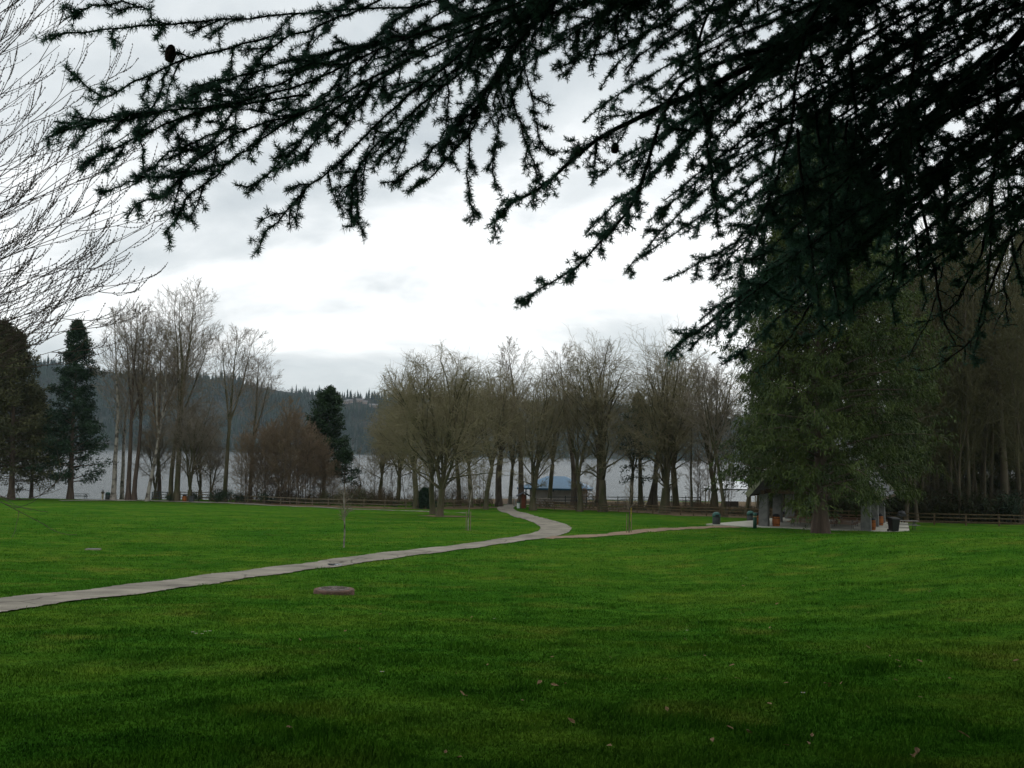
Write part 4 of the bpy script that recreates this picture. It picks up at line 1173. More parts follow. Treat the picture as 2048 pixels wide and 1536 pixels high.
def barrel(label, loc):
    t = thing('barrel_bin', label, 'litter bin', loc)
    mb = MB().lathe((0, 0, 0), [(.27, 0), (.30, .12), (.315, .4), (.30, .66), (.275, .78)], 24)
    for k in range(20):
        a_ = k * 6.283 / 20
        mb.bar((.285 * math.cos(a_), .285 * math.sin(a_), .02), (.315 * math.cos(a_), .315 * math.sin(a_), .4), .075, .02, (math.cos(a_), math.sin(a_), 0))
        mb.bar((.315 * math.cos(a_), .315 * math.sin(a_), .4), (.285 * math.cos(a_), .285 * math.sin(a_), .77), .075, .02, (math.cos(a_), math.sin(a_), 0))
    mb.build('body', M_['barrel'], t)
    MB().lathe((0, 0, .782), [(.285, 0), (.29, .1), (.24, .2), (.1, .24)], 24).build('lid', M_['barrel_lid'], t, True)
    for z in (.15, .62):
        MB().lathe((0, 0, z), [(.318, 0), (.32, .02), (.318, .045)], 24).build('hoop', M_['wood_dark'], t)
    return t


# ------------------------------------------------------------------ picnic pavilion
PR = rad(-25)
fl = np.array([21.0, 85.0]); lat = np.array([math.cos(PR), math.sin(PR)]); dep = np.array([-math.sin(PR), math.cos(PR)])
PW, PD = 8.0, 12.0
ctr = fl + lat * PW / 2 + dep * PD / 2
pz = max(H(*(fl + lat * i * PW + dep * j * PD)) for i in (0, .5, 1) for j in (0, .5, 1)) + .02
pz = min(pz, H(fl[0], fl[1]) + .25)


def pv(u, v, z=0.0):
    q = fl + lat * u + dep * v
    return np.array([q[0], q[1], pz + z])


t = thing('picnic_pavilion', 'open picnic pavilion, grey stone columns, steep grey gabled roof behind the red cedar', 'pavilion', (ctr[0], ctr[1], pz), PR)
for i, sx in enumerate((-PW / 2, PW / 2)):
    for sy in (-PD / 2, 0, PD / 2):
        MB().box((sx, sy, 1.3), (.78, .78, 2.75), 0, taper=.86).build('column', M_['stone'], t, bevel=.03)
eo, ez, rise = 1.15, 2.62, 6.1
hw = PW / 2 + eo; hd = PD / 2 + 1.2
ro = MB().slab([(-hw, -hd, ez), (-hw, hd, ez), (0, hd, ez + rise), (0, -hd, ez + rise)], .14)
ro.slab([(hw, -hd, ez), (hw, hd, ez), (.004, hd, ez + rise), (.004, -hd, ez + rise)], .14)
ro.build('roof', M_['roof_grey'], t)
for sy in (-1, 1):
    for sx in (-1, 1):
        MB().bar((sx * (hw + .03), sy * (hd + .04), ez - .14), (sx * .06, sy * (hd + .04), ez + rise - .1), .07, .42).build('bargeboard', M_['barge'], t)
for sx in (-1, 1):
    MB().box((sx * PW / 2, 0, 2.78), (.3, PD + 1.6, .3)).build('beam', M_['wood_dark'], t)
    MB().box((sx * (hw + .03), 0, ez - .14), (.06, 2 * hd, .2)).build('fascia', M_['wood_dark'], t)
for sy in (-PD / 2, 0, PD / 2):
    MB().box((0, sy, 2.86), (PW - .3, .25, .34)).build('tie_beam', M_['wood_dark'], t)
# concrete floor
sl = [pv(-3.4, -.95), pv(9.6, -.95), pv(10.6, 13.2), pv(-3.0, 13.2)]
sl = [pv(-4.6, -1.0), pv(-.4, -1.6), pv(9.4, -1.2), pv(11.0, 3), pv(10.2, 13.2), pv(-1.4, 13.2), pv(-1.8, 8.5)]
nv = len(sl)
tag(MB().poly([s + [0, 0, .0] for s in sl] + [s - [0, 0, .45] for s in sl], [tuple(range(nv)), tuple(range(2 * nv - 1, nv - 1, -1))] + [(i, i + nv, (i + 1) % nv + nv, (i + 1) % nv) for i in range(nv)]).build('pavilion_pavement', M_['concrete']), kind='structure')

for k, (u, v, lab) in enumerate(((3.0, 1.0, 'long brown picnic table at the front of the pavilion left of the cedar trunk'), (6.0, 1.0, 'brown picnic table at the front right of the pavilion beside the right column'),
                                 (3.0, 4.0, 'brown picnic table in the second row of the pavilion, left'), (6.0, 4.0, 'brown picnic table in the second row of the pavilion, right'),
                                 (3.0, 7.5, 'brown picnic table in the third row of the pavilion, left'), (6.0, 7.5, 'brown picnic table in the third row of the pavilion, right'))):
    picnic_table(lab, pv(u, v, .003), PR, group='picnic tables under the pavilion', mf='wood_grey_table')
barrel('orange wooden barrel bin right of the front left column', pv(.95, .2, .003))
barrel('orange wooden barrel bin behind the green bollard, left of the front left column', P(1515, 86.2) * [1, 1, 0] + [0, 0, pz + .003])
barrel('orange wooden barrel bin beside the front right column', P(1743, 82.5) * [1, 1, 0] + [0, 0, pz + .003])
barrel('orange wooden barrel bin farther back on the right beside the middle column', P(1759, 88.5) * [1, 1, 0] + [0, 0, pz + .003])
domed_bin('domed green lidded bin standing alone left of the pavilion floor', P(1433, 86))
domed_bin('domed green lidded bin behind the bollard at the pavilion', P(1501, 96))
t = thing('bollard', 'slim dark green bollard with a tan band before the pavilion', 'bollard', P(1510, 82.5))
MB().lathe((0, 0, -.1), [(.15, 0), (.15, 1.0), (.14, 1.0)], 18).build('post', M_['bollard'], t, True)
MB().lathe((0, 0, .903), [(.16, 0), (.16, .09)], 18).build('band', M_['band'], t)
MB().lathe((0, 0, .996), [(.15, 0), (.15, .16), (.11, .24), (.04, .26)], 18).build('cap', M_['bin_lid'], t, True)


def grill(label, loc):
    t = thing('barbecue_grill', label, 'grill', loc)
    MB().lathe((0, 0, 0), [(.05, 0), (.05, .8)], 10).build('post', M_['black'], t)
    MB().box((0, 0, .92), (.75, .5, .22)).build('firebox', M_['black'], t)
    MB().lathe((0, 0, 1.032), [(.36, 0), (.34, .15), (.25, .27), (.1, .33)], 18).build('hood', M_['black'], t)
    return t


grill('black barbecue grill at the back of the pavilion', P(1608, 97))
grill('black barbecue grill behind the left columns of the pavilion', P(1572, 97))
# wheeled bin and table at the right
wb = P(1787, 81); wb[2] = max(wb[2], pz)
t = thing('wheeled_bin', 'black wheeled rubbish bin at the right of the pavilion', 'wheelie bin', wb, rad(10))
MB().poly([(-.26, -.3, .05), (.26, -.3, .05), (.26, .3, .05), (-.26, .3, .05), (-.34, -.38, 1.0), (.34, -.38, 1.0), (.34, .38, 1.0), (-.34, .38, 1.0)],
          [(3, 2, 1, 0), (4, 5, 6, 7), (0, 1, 5, 4), (1, 2, 6, 5), (2, 3, 7, 6), (3, 0, 4, 7)]).build('body', M_['black'], t, bevel=.03)
MB().poly([(-.37, -.42, 1.01), (.37, -.42, 1.01), (.37, .42, 1.03), (-.37, .42, 1.03), (-.34, -.38, 1.07), (.34, -.38, 1.07), (.34, .38, 1.13), (-.34, .38, 1.13)],
          [(3, 2, 1, 0), (4, 5, 6, 7), (0, 1, 5, 4), (1, 2, 6, 5), (2, 3, 7, 6), (3, 0, 4, 7)]).build('lid', M_['black'], t)
for s in (-1, 1):
    wv = []
    for sx in (0, .06):
        for k in range(14):
            a_ = 6.283 * k / 14; wv.append((s * .27 + s * sx, .32 + .1 * math.cos(a_), .1 + .1 * math.sin(a_)))
    MB().poly(wv, [tuple(range(13, -1, -1)), tuple(range(14, 28))] + [(k, (k + 1) % 14, 14 + (k + 1) % 14, 14 + k) for k in range(14)]).build('wheel', M_['black'], t)
MB().bar((-.25, .46, 1.0), (.25, .46, 1.0), .035).build('handle', M_['black'], t)
picnic_table('pale grey picnic table behind the black wheeled bin', P(1806, 86), rad(-12), 'wood_grey_table', 'wood_grey')
grill('black barbecue grill by the rail fence right of the pavilion', P(1803, 98))

# left shore furniture
picnic_table('dark picnic table at the foot of the spruce by the water', P(158, 149), rad(5), 'wood_grey', 'wood_grey', ln=2.6)
t = thing('water_fountain', 'pale drinking fountain post between the spruce and the white trunk', 'drinking fountain', P(205, 148.5))
MB().lathe((0, 0, -.1), [(.13, 0), (.12, .95), (.12, .98)], 14).build('post', M_['band'], t)
MB().lathe((0, 0, .88), [(.2, 0), (.26, .15), (.24, .22)], 16).build('bowl', M_['wood_dark'], t)
MB().lathe((0, 0, 1.1), [(.16, 0), (.2, .2), (.12, .38), (.05, .45)], 14).build('spout_head', M_['metal'], t)
MB().bar((0, 0, .95), (-.3, -.1, .9), .05).build('arm', M_['metal'], t)
t = domed_bin('dark round litter bin at the foot of the spotted white trunk', P(215, 149))
barrel('orange wooden barrel bin below the forked dark tree on the left shore', P(369, 148))
t = thing('litter_bin', 'dark square litter bin right of the orange barrel on the left shore', 'litter bin', P(383, 147))
MB().box((0, 0, .36), (.62, .6, .8), .1, taper=1.1).build('body', M_['bin_body'], t)
MB().box((0, 0, .79), (.72, .7, .06), .1).build('lid', M_['black'], t)

# ------------------------------------------------------------------ overhanging cedar
TRUNK = np.array([6.6, 5.2]); tz = H(*TRUNK)
ct = thing('cedar_tree', 'overhanging blue green cedar with drooping needle covered boughs and cones', 'tree', (TRUNK[0], TRUNK[1], tz))
O_ = np.array([TRUNK[0], TRUNK[1], tz])
rgc = np.random.default_rng(77)
nm = M_['needle_cedar'].node_tree; pb = nm.nodes['Principled BSDF']; tl = nm.nodes.new('ShaderNodeBsdfTranslucent'); ms = nm.nodes.new('ShaderNodeMixShader')
ms.inputs[0].default_value = .5; nm.links.new(pb.inputs['Base Color'].links[0].from_socket, tl.inputs['Color'])
nm.links.new(pb.outputs[0], ms.inputs[1]); nm.links.new(tl.outputs[0], ms.inputs[2]); nm.links.new(ms.outputs[0], nm.nodes['Material Output'].inputs['Surface'])
tb, trr = grow(rgc, np.array([[0, 0, -.3]]), np.array([[0, 0, 1.0]]), 19, .62, .06, 16, .015, (0, 0, .02))
q = NB(); trunk_flare(q, tb[0], trr[0], 16); q.build('trunk', M_['cedar_bark'], ct, True)


def needles(rg, pos, axis, K, Ln, w):
    n = len(pos)
    d = norm(rg.normal(size=(n, K, 3)) + axis[:, None] * .55)
    s = norm(np.cross(d, rg.normal(size=(n, K, 3))))
    p = pos[:, None] + d * .003
    L_ = Ln * rg.uniform(.7, 1.15, (n, K, 1))
    V = np.stack([p - s * w / 2, p + s * w / 2, p + d * L_ * .75 + s * w * .42, p + d * L_], 2).reshape(-1, 3)
    f = np.arange(n * K)[:, None] * 4 + np.array([[0, 1, 2, 3]])
    return V, f


def bough(stem, r0, side_n, side_len, sub_n, seed, K=16, Ln=.0285, w=.0034, gap=.0112, sag=.25, fan=(.68, .25), bare=0.0, t0=.1, r1=.004):
    "one limb (polyline) with side shoots and short shoots, all clothed in needle rosettes"
    rg = np.random.default_rng(seed)
    nst = 26
    c = catmull(stem, nst)[None] - O_
    c = c + np.concatenate([np.zeros((1, 1, 3)), np.cumsum(rg.normal(size=(1, nst - 2, 3)) * .006, 1), np.zeros((1, 1, 3))], 1)
    L0 = np.linalg.norm(np.diff(c[0], axis=0), axis=1).sum()
    rr0 = np.linspace(r0, r1, nst)[None]
    wood_ = NB(); wood_.tube(c, rr0, 6)
    clothed = [c[:, int(nst * max(bare, .0)):]]
    if side_n:
        s, d, tt, Lp = spawn(rg, c, side_n, t0, .98, fan[0], fan[1])
        d = norm(d + np.array([0, 0, -.08]))
        ln = side_len * (1.15 - .85 * tt) * rg.uniform(.45, 1.25, len(tt))
        p1, r1_ = grow(rg, s, d, ln, .0048, .0022, 10, .13, (0, 0, -sag * .12))
        wood_.tube(p1, r1_, 4); clothed.append(p1)
        if sub_n:
            s, d, t2, Lp = spawn(rg, p1, sub_n, .15, .95, .85, .25)
            p2, r2_ = grow(rg, s, d, Lp * .42 * (1.1 - .6 * t2) * rg.uniform(.5, 1.3, len(t2)) + .02, .003, .0016, 6, .13, (0, 0, -sag * .15))
            wood_.tube(p2, r2_, 3); clothed.append(p2)
    br = wood_.build('branch', M_['cedar_bark'], ct, True)
    pos, ax = [], []
    for arr in clothed:
        for pl in arr:
            seg = np.linalg.norm(np.diff(pl, axis=0), axis=1); cum = np.concatenate([[0], np.cumsum(seg)])
            m = max(2, int(cum[-1] / gap))
            u = (np.arange(m) + rg.random(m)) / m * cum[-1]
            pp = np.stack([np.interp(u, cum, pl[:, i]) for i in range(3)], -1)
            keep = rg.random(m) < .93
            pos.append(pp[keep]); ax.append(np.repeat(norm(pl[-1] - pl[0])[None], keep.sum(), 0))
    pos = np.concatenate(pos); ax = np.concatenate(ax)
    pos = pos + norm(rg.normal(size=pos.shape)) * .008
    V, Fq = needles(rg, pos, ax, K, Ln, w)
    mesh_np('foliage', V, [Fq], M_['needle_cedar'], br)
    return br


def S(*pts): return [at(px, py, d) for px, py, d in pts]


left_stems = [
    (S((1300, -120, 6.2), (1000, -40, 5.7), (800, 15, 5.4), (560, 25, 5.1), (420, 32, 4.9), (250, 50, 4.7), (100, 72, 4.6)), 15, .34, 4),
    (S((1250, -80, 6.0), (1000, 20, 5.6), (820, 65, 5.3), (640, 105, 5.1), (500, 140, 4.9), (390, 170, 4.8), (290, 212, 4.7), (180, 228, 4.6), (108, 243, 4.6)), 20, .32, 4),
    (S((1050, 0, 5.5), (880, 60, 5.3), (720, 120, 5.1), (560, 200, 4.9), (420, 235, 4.8), (270, 247, 4.7), (100, 274, 4.6)), 15, .34, 4),
    (S((1000, 40, 5.4), (760, 150, 5.1), (600, 230, 4.9), (470, 285, 4.8), (390, 340, 4.7), (330, 400, 4.65), (252, 438, 4.6)), 16, .32, 4),
    (S((600, 230, 4.9), (480, 300, 4.8), (400, 370, 4.75), (350, 415, 4.7), (328, 466, 4.7)), 8, .2, 3),
    (S((620, 190, 5.0), (430, 222, 4.8), (300, 270, 4.75), (235, 310, 4.7), (166, 341, 4.65)), 10, .24, 3),
    (S((560, 70, 5.2), (440, 105, 5.0), (340, 140, 4.9), (265, 165, 4.8), (205, 200, 4.8), (140, 160, 4.8)), 9, .24, 3),
    (S((340, 135, 4.9), (315, 190, 4.8), (290, 240, 4.75), (283, 300, 4.75), (300, 368, 4.75)), 4, .13, 2),
    (S((470, 250, 4.9), (400, 275, 4.85), (350, 290, 4.8), (312, 320, 4.8), (303, 345, 4.8)), 4, .13, 2),
    (S((480, 310, 4.9), (380, 345, 4.8), (290, 350, 4.75), (204, 377, 4.7)), 5, .15, 2),
    (S((300, 20, 4.9), (230, 10, 4.85), (165, 25, 4.8), (150, 38, 4.8)), 5, .15, 2),
    (S((980, 50, 5.6), (880, 130, 5.4), (780, 210, 5.2), (690, 300, 5.0), (620, 370, 4.95), (580, 410, 4.9), (540, 452, 4.9)), 14, .3, 4),
    (S((1000, 90, 5.7), (880, 170, 5.5), (790, 240, 5.3), (710, 310, 5.1), (680, 370, 5.0), (684, 452, 5.0)), 12, .28, 4),
    (S((740, 290, 5.2), (700, 360, 5.1), (700, 400, 5.05), (718, 433, 5.05)), 5, .14, 2),
    (S((900, 50, 5.5), (700, 110, 5.2), (560, 165, 5.0), (470, 220, 4.9), (400, 300, 4.8), (330, 320, 4.8)), 14, .28, 4),
    (S((820, 120, 5.3), (700, 190, 5.1), (620, 250, 5.0), (560, 320, 4.9), (470, 370, 4.85)), 11, .26, 4),
    (S((1080, -30, 5.9), (930, 50, 5.6), (800, 110, 5.4), (720, 200, 5.2), (640, 260, 5.1), (570, 330, 5.0)), 14, .32, 4),
    (S((760, 0, 5.2), (640, 50, 5.0), (540, 90, 4.95), (470, 180, 4.9), (430, 160, 4.9)), 10, .26, 4),
    (S((900, -40, 5.6), (760, 60, 5.4), (680, 160, 5.3), (620, 210, 5.2), (545, 250, 5.1)), 12, .32, 4),
    (S((1150, -40, 6.0), (1040, 80, 5.8), (974, 174, 5.6), (925, 285, 5.5), (870, 350, 5.4), (815, 386, 5.4)), 13, .26, 3),
    (S((1060, 60, 5.8), (974, 160, 5.6), (900, 240, 5.5), (830, 310, 5.4), (760, 366, 5.35)), 12, .26, 4),
    (S((1000, 140, 5.7), (945, 250, 5.5), (936, 320, 5.5), (938, 390, 5.5), (942, 447, 5.5)), 9, .15, 2),
    (S((1020, 100, 5.7), (1000, 180, 5.6), (1004, 270, 5.55), (995, 330, 5.5), (999, 375, 5.5)), 8, .17, 3),
    (S((1010, 120, 5.7), (1030, 220, 5.6), (1055, 290, 5.6), (1083, 356, 5.6)), 8, .17, 3),
    (S((1040, 80, 5.8), (1060, 180, 5.7), (1082, 260, 5.65), (1108, 308, 5.6)), 8, .16, 3),
    (S((1120, -60, 6.0), (1010, 60, 5.8), (890, 160, 5.6), (820, 250, 5.5), (760, 310, 5.4)), 15, .34, 4),
    (S((1200, -100, 6.1), (1090, 20, 5.9), (1030, 130, 5.8), (960, 200, 5.7), (880, 280, 5.6)), 14, .34, 4),
]
rq = random.Random(31)
for tx, ty in ((1060, 90), (1105, 140), (1000, 60), (1140, 60), (1090, 10), (1185, 110), (1215, 60), (1250, 140), (940, 110), (860, 190), (900, 70), (780, 70), (720, 150), (640, 40),
               (830, 130), (1290, 30), (1150, 20), (1010, 150), (1300, 110), (960, 30), (880, 20), (1040, 30), (1220, 10), (760, 190), (1330, 170)):
    d1 = rq.uniform(5.2, 6.3); ox, oy = tx + rq.uniform(330, 520), ty - rq.uniform(170, 300)
    left_stems.append((S((ox, oy, d1 + .7), (ox * .5 + tx * .5 + rq.uniform(-20, 20), oy * .5 + ty * .5 - rq.uniform(0, 30), d1 + .3), (tx, ty, d1)), 15, .32, 4))
for k, (st, n, sl_, sb) in enumerate(left_stems):
    bough(st, .0058 if n > 8 else .0042, int(n * .85), sl_ * 1.1, max(2, sb - 2), 200 + k, sag=.25 + .05 * (k % 3))

right_stems = [
    (S((2300, -350, 7.5), (1900, -100, 7.0), (1640, 60, 6.7), (1450, 170, 6.5), (1340, 215, 6.4), (1240, 262, 6.3), (1180, 300, 6.2), (1080, 380, 6.1), (1020, 412, 6.1), (976, 456, 6.1)), 26, .4, 4, .03, 0),
    (S((2000, -160, 6.9), (1640, 60, 6.5), (1470, 110, 6.3), (1346, 182, 6.2), (1277, 383, 6.1), (1225, 456, 6.0), (1144, 537, 5.95), (1032, 605, 5.9)), 26, .3, 4, .016, .3),
    (S((2350, -300, 8.0), (2048, 60, 7.6), (1900, 200, 7.4), (1760, 330, 7.2), (1650, 460, 7.0), (1560, 540, 6.9), (1440, 640, 6.8), (1330, 713, 6.7)), 34, .5, 5, .055, 0),
    (S((1900, -140, 6.8), (1640, 0, 6.5), (1570, 250, 6.3), (1530, 380, 6.2), (1480, 480, 6.1), (1450, 560, 6.1)), 16, .25, 3, .012, .35),
    (S((1800, -60, 6.8), (1700, 0, 6.7), (1692, 150, 6.5), (1690, 300, 6.4), (1670, 420, 6.4)), 12, .2, 3, .01, .3),
    (S((1450, -60, 6.4), (1390, 120, 6.2), (1410, 280, 6.1), (1430, 380, 6.1), (1440, 470, 6.1)), 14, .24, 3, .01, .2),
]
rp = random.Random(19)
# fan of layered boughs sweeping down-left from the trunk
tips = [(1165, 245), (1200, 180), (1150, 120), (1240, 330), (1300, 300), (1180, 370), (1250, 415), (1290, 500), (1170, 470), (1330, 560), (1250, 545), (1360, 470), (1400, 640), (1380, 700), (1330, 400),
        (1420, 560), (1450, 700), (1480, 620), (1500, 520), (1440, 350), (1500, 300), (1520, 420), (1560, 600), (1580, 480), (1640, 560), (1600, 350), (1700, 440), (1720, 300), (1780, 480), (1660, 200), (1560, 200), (1480, 150), (1760, 160),
        (1840, 380), (1860, 250), (1900, 460), (1950, 330), (1980, 160), (1420, 60), (1600, 80), (1300, 60), (1230, 20), (1850, 90), (1940, 40), (2010, 450), (2040, 260), (1340, 130), (1280, 210),
        (1400, 250), (1680, 640), (1760, 600), (1600, 680), (1860, 560), (1300, 440), (1380, 330), (1460, 430)]
tips += [(x_ + rp.uniform(-70, 90), y_ + rp.uniform(-60, 30)) for x_, y_ in tips if x_ > 1380][::2]
for k, (tx, ty) in enumerate(tips):
    d1 = rp.uniform(5.9, 8.2)
    ox, oy = tx + rp.uniform(480, 760), ty - rp.uniform(330, 560)
    st = S((ox, oy, d1 + .9), ((ox * .66 + tx * .34) + rp.uniform(-20, 20), oy * .66 + ty * .34 + rp.uniform(-30, 10), d1 + .55), (ox * .33 + tx * .67, oy * .33 + ty * .67 + rp.uniform(-35, 5), d1 + .2), (tx, ty, d1))
    right_stems.append((st, int(rp.uniform(13, 19)), rp.uniform(.3, .46), 4, .010, 0.0))
# bare-ish hanging stems on the right
for k in range(16):
    x0 = rp.uniform(1560, 2040); y0 = rp.uniform(60, 330); d1 = rp.uniform(6.2, 8.0); ln = rp.uniform(300, 520); dx = rp.uniform(-90, 60)
    st = S((x0, y0, d1), (x0 + dx * .3, y0 + ln * .35, d1 - .1), (x0 + dx * .8, y0 + ln * .7, d1 - .15), (x0 + dx * 1.4, y0 + ln, d1 - .2))
    right_stems.append((st, 7, .22, 2, .009, .25))
for k, (st, n, sl_, sb, r0, bare) in enumerate(right_stems):
    bough(st, r0, n, sl_, sb, 400 + k, bare=bare, K=15, Ln=.031, w=.0050, gap=.0165, fan=(.6, .25), sag=.15)
# curved, nearly leafless hanging branches low on the right
for k, st in enumerate((S((2100, 300, 7.2), (2000, 520, 7.0), (1960, 640, 6.9), (1890, 700, 6.9), (1820, 735, 6.9)), S((1840, 400, 7.2), (1870, 560, 7.1), (1890, 680, 7.0), (1930, 720, 7.0)),
                        S((1900, 300, 7.6), (1880, 460, 7.5), (1860, 600, 7.4), (1800, 720, 7.4)), S((2080, 420, 7.4), (2020, 560, 7.3), (2035, 650, 7.2)), S((1700, 420, 7.0), (1640, 560, 6.9), (1560, 680, 6.8), (1490, 740, 6.8)),
                        S((1980, 380, 7.0), (1960, 500, 7.0), (1900, 600, 6.9), (1830, 650, 6.9)))):
    bough(st, .011, 9, .3, 2, 600 + k, bare=.3, K=9, Ln=.026, w=.004, gap=.05, fan=(.8, .3), sag=.3, r1=.003)

# the rest of the crown, over and behind the camera: layered boughs all round the trunk
rgm = np.random.default_rng(91)
nb_w, nb_f = NB(), NB()
nl = 640
hz_ = 3.0 + 15 * rgm.random(nl) ** 1.4; az = rgm.random(nl) * 6.283
hz_[400:] = rgm.uniform(1.8, 3.4, nl - 400); az[400:] = rgm.uniform(-2.6, 1.15, nl - 400)     # low unseen boughs added beyond the trunk to block sideways light
ln = np.interp(hz_, [3.0, 9, 18.5], [13.0, 12.0, 1.5]) * rgm.uniform(.75, 1.1, nl)
hz_[470:] = rgm.uniform(5.5, 13, 170); az[470:] = rgm.uniform(.5, 3.3, 170)     # long unseen boughs added over the lawn to darken its near corner
ln[470:] = rgm.uniform(8.0, 11.5, 170) * np.interp(hz_[470:], [5, 13], [1.1, .9])


def in_view(pts, m):
    "inside (a little more than) the open air the limbs hang clear of"
    w_ = pts + O_
    return ((w_[..., 1] > .9) & (w_[..., 2] - EYE < (.47 + m) * w_[..., 1] + .3) & (np.abs(w_[..., 0]) < w_[..., 1] * .58 + .7)).any(1)


P1 = []
for tries in range(5):
    dr = np.stack([np.cos(az), np.sin(az), np.full(len(az), .25 + .12 * tries)], -1)
    p1, r1_ = grow(rgm, np.stack([0 * az, 0 * az, hz_], -1), dr, ln, .06, .012, 12, .05, (0, 0, -.03))
    bad = in_view(p1, .05)
    P1.append(p1[~bad]); hz_, az, ln = hz_[bad] + .8, az[bad], ln[bad] * .86
p1 = np.concatenate(P1)
nb_w.tube(p1, np.linspace(.06, .012, 12)[None].repeat(len(p1), 0), 6)
s, d, tt, Lp = spawn(rgm, p1, 18, .15, 1, .9, .2)
d[:, 2] *= .35; d[:, 2] -= .1
p2, r2_ = grow(rgm, s, d, Lp * .26 * (1.15 - .7 * tt) + .3, .012, .004, 6, .1, (0, 0, -.04))
ok_ = ~in_view(p2, 0)
p2, r2_ = p2[ok_], r2_[ok_]
nb_w.tube(p2, r2_, 4)
nb_w.build('upper_branches', M_['cedar_bark'], ct, True)
#print('CANOPY', len(p1), len(p2))
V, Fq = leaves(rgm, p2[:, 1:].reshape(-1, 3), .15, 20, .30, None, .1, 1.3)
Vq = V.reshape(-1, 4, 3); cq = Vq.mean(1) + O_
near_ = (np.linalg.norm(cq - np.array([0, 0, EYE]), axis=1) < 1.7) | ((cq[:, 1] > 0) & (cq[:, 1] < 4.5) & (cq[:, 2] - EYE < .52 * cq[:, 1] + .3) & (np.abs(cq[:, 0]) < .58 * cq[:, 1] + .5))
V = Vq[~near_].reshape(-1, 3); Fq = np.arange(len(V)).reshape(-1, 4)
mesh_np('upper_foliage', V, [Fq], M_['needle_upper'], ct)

# cones standing on the boughs
def cone(px, py, d, ln, wd, tilt=0.0):
    p = at(px, py, d) - O_
    prof = [(wd * .15, -ln * .5), (wd * .75, -ln * .42), (wd * .98, -ln * .22), (wd, .0), (wd * .9, ln * .22), (wd * .6, ln * .42), (wd * .15, ln * .5)]
    mb = MB(); pr = []
    for a0, a1 in zip(prof[:-1], prof[1:]):
        for f in (0, .33, .66):
            r = a0[0] * (1 - f) + a1[0] * f; z = a0[1] * (1 - f) + a1[1] * f
            pr.append((r * (1.0 if len(pr) % 2 else .94), z))
    pr.append(prof[-1])
    mb.lathe((0, 0, 0), pr, 18)
    o = mb.build('cone', M_['cone'], ct, True); o.location = p; o.rotation_euler = (0, tilt, 0)


cone(341, 107, 4.8, .088, .026, .1); cone(1156, 302, 6.15, .072, .027, -.15); cone(1230, 296, 6.25, .07, .026, .1); cone(1170, 6, 6.0, .07, .026, .3); cone(1640, 128, 6.6, .07, .026, .2)

# ------------------------------------------------------------------ bare maple at the left edge
LM = np.array([-11.2, 12.5]); lz = H(*LM)
mt_ = thing('maple_tree', 'budding bare maple reaching in from the left edge with many fine twigs', 'tree', (LM[0], LM[1], lz))
OM = np.array([LM[0], LM[1], lz])
rgl = np.random.default_rng(55)
tk, cr, bd = NB(), NB(), NB()
b0, rr0 = grow(rgl, np.array([[0, 0, -.3]]), np.array([[.03, 0, 1.0]]), 7, .24, .12, 10, .03, (0, 0, .02)); trunk_flare(tk, b0[0], rr0[0], 12)
limb_tips = [(150, -40, 12), (60, 40, 12.6), (215, -120, 11.5), (190, 150, 12.2), (120, 90, 13), (225, 200, 12), (270, 260, 12.5), (200, 280, 13), (285, 360, 12.2), (240, 330, 12.8), (262, 420, 12), (285, 455, 12.6), (200, 420, 13.2),
             (255, 510, 12.2), (270, 560, 12.6), (215, 560, 13), (160, 520, 13.4), (240, 620, 12.4), (180, 620, 12.9), (130, 640, 13.2), (150, 690, 12.6), (70, 560, 13), (60, 690, 13.2), (90, 300, 13.4), (60, 180, 13.6), (110, 0, 13.4), (30, 420, 13), (90, 470, 12.8), (40, 0, 13)]
stems = []
for k, (tx, ty, d) in enumerate(limb_tips):
    z0 = float(np.interp(ty, [-100, 700], [4.8, 2.2])) + rgl.uniform(-.4, .4)
    a0 = np.array([LM[0], LM[1], lz + z0]) + rgl.normal(size=3) * .1
    e = at(tx, ty, d)
    m1 = a0 * .66 + e * .34 + np.array([0, 0, -.18]) + rgl.normal(size=3) * .12; m2 = a0 * .33 + e * .67 + np.array([0, 0, -.22]) + rgl.normal(size=3) * .1
    stems.append(catmull([a0, m1, m2, e], 18) - OM)
stems = np.array(stems)
tk.tube(stems, np.linspace(.015, .0032, 18)[None].repeat(len(stems), 0), 5)
s, d, tt, Lp = spawn(rgl, stems, 12, .3, .97, .34, .12)
p2, r2_ = grow(rgl, s, d, Lp * .26 * (1.15 - .7 * tt) * rgl.uniform(.6, 1.25, len(tt)), .0052, .0026, 9, .03, (0, 0, .06)); cr.tube(p2, r2_, 4)
s, d, tt, Lp = spawn(rgl, p2, 5, .3, .97, .42, .12)
p3, r3_ = grow(rgl, s, d, Lp * .42 * (1.15 - .6 * tt) * rgl.uniform(.6, 1.3, len(tt)) + .06, .0032, .0022, 6, .05, (0, 0, .22)); cr.tube(p3, r3_, 3)
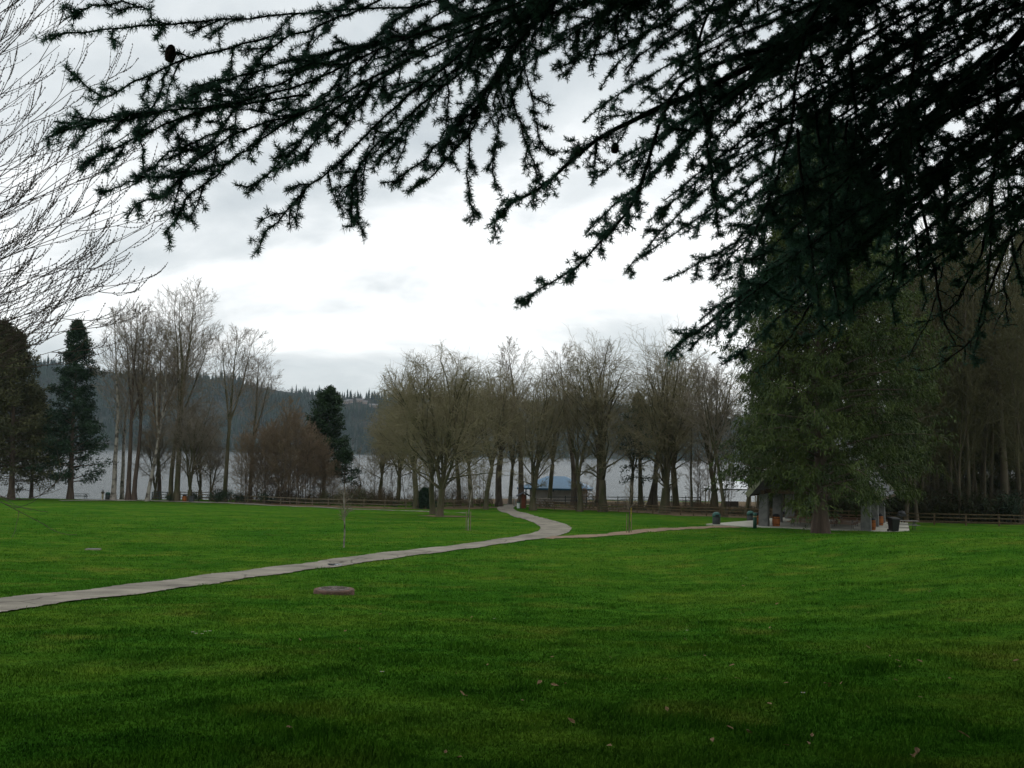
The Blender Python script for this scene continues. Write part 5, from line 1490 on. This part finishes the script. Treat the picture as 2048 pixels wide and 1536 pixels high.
# low drooping limb near the lawn
low = np.array([catmull([OM + [0, 0, 1.9], at(-180, 940, 12.4), at(-40, 985, 12.2), at(95, 1052, 12.0)], 18), catmull([OM + [0, 0, 2.0], at(-160, 960, 13), at(40, 1000, 12.8), at(130, 955, 12.6)], 18),
                catmull([OM + [0, 0, 2.2], at(-160, 900, 13), at(40, 965, 12.8), at(170, 985, 12.6)], 18), catmull([OM + [0, 0, 2.2], at(-160, 860, 13), at(20, 900, 12.8), at(110, 880, 12.6)], 18),
                catmull([OM + [0, 0, 2.3], at(-160, 820, 13), at(20, 840, 12.8), at(90, 800, 12.6)], 18)]) - OM
low = low[:2]
tk.tube(low, np.linspace(.011, .003, 18)[None].repeat(len(low), 0), 5)
low = low[:2]
s, d, tt, Lp = spawn(rgl, low, 9, .45, .97, .6, .2)
p4, r4_ = grow(rgl, s, d, Lp * .09 * rgl.uniform(.5, 1.2, len(tt)), .0042, .0025, 7, .10, (0, 0, .09)); cr.tube(p4, r4_, 3)
# buds: little clusters along the twigs
allp = np.concatenate([p2[:, 3:].reshape(-1, 3), p3[:, 1:].reshape(-1, 3)])
fr = rgl.random((len(allp), 1))
pos = allp + rgl.normal(size=allp.shape) * .004
pos = np.concatenate([pos, p3[:, 1:-1].reshape(-1, 3) * .5 + p3[:, 2:].reshape(-1, 3) * .5])
sz = rgl.uniform(.005, .011, len(pos))[:, None, None]
oct_ = np.array([[1, 0, 0], [-1, 0, 0], [0, 1, 0], [0, -1, 0], [0, 0, 1.5], [0, 0, -1.2]])[None]
V = (pos[:, None] + oct_ * sz).reshape(-1, 3)
fo = np.array([[0, 2, 4], [2, 1, 4], [1, 3, 4], [3, 0, 4], [2, 0, 5], [1, 2, 5], [3, 1, 5], [0, 3, 5]])
bd.add(V, (np.arange(len(pos))[:, None, None] * 6 + fo[None]).reshape(-1, 3))
tk.build('trunk', M_['twig_dark'], mt_, True); cr.build('crown', M_['twig_dark'], mt_, True); bd.build('buds', M_['twig_dark'], mt_)

# ------------------------------------------------------------------ air over the lake
HAZE = True
if HAZE:
    hm = bpy.data.materials.new('haze_air'); hm.use_nodes = True
    nt = hm.node_tree
    for n in list(nt.nodes):
        if n.type == 'BSDF_PRINCIPLED': nt.nodes.remove(n)
    pvn = nt.nodes.new('ShaderNodeVolumePrincipled')
    pvn.inputs['Color'].default_value = (.66, .80, .92, 1); pvn.inputs['Density'].default_value = .00006; pvn.inputs['Anisotropy'].default_value = .2
    nt.links.new(pvn.outputs[0], nt.nodes['Material Output'].inputs['Volume'])
    hz2 = MB().box((0, 1600, 140), (5800, 3900, 320)).build('haze', hm)
    tag(hz2, kind='stuff', label='thin bluish air between the park and the far hillside', cat='haze')
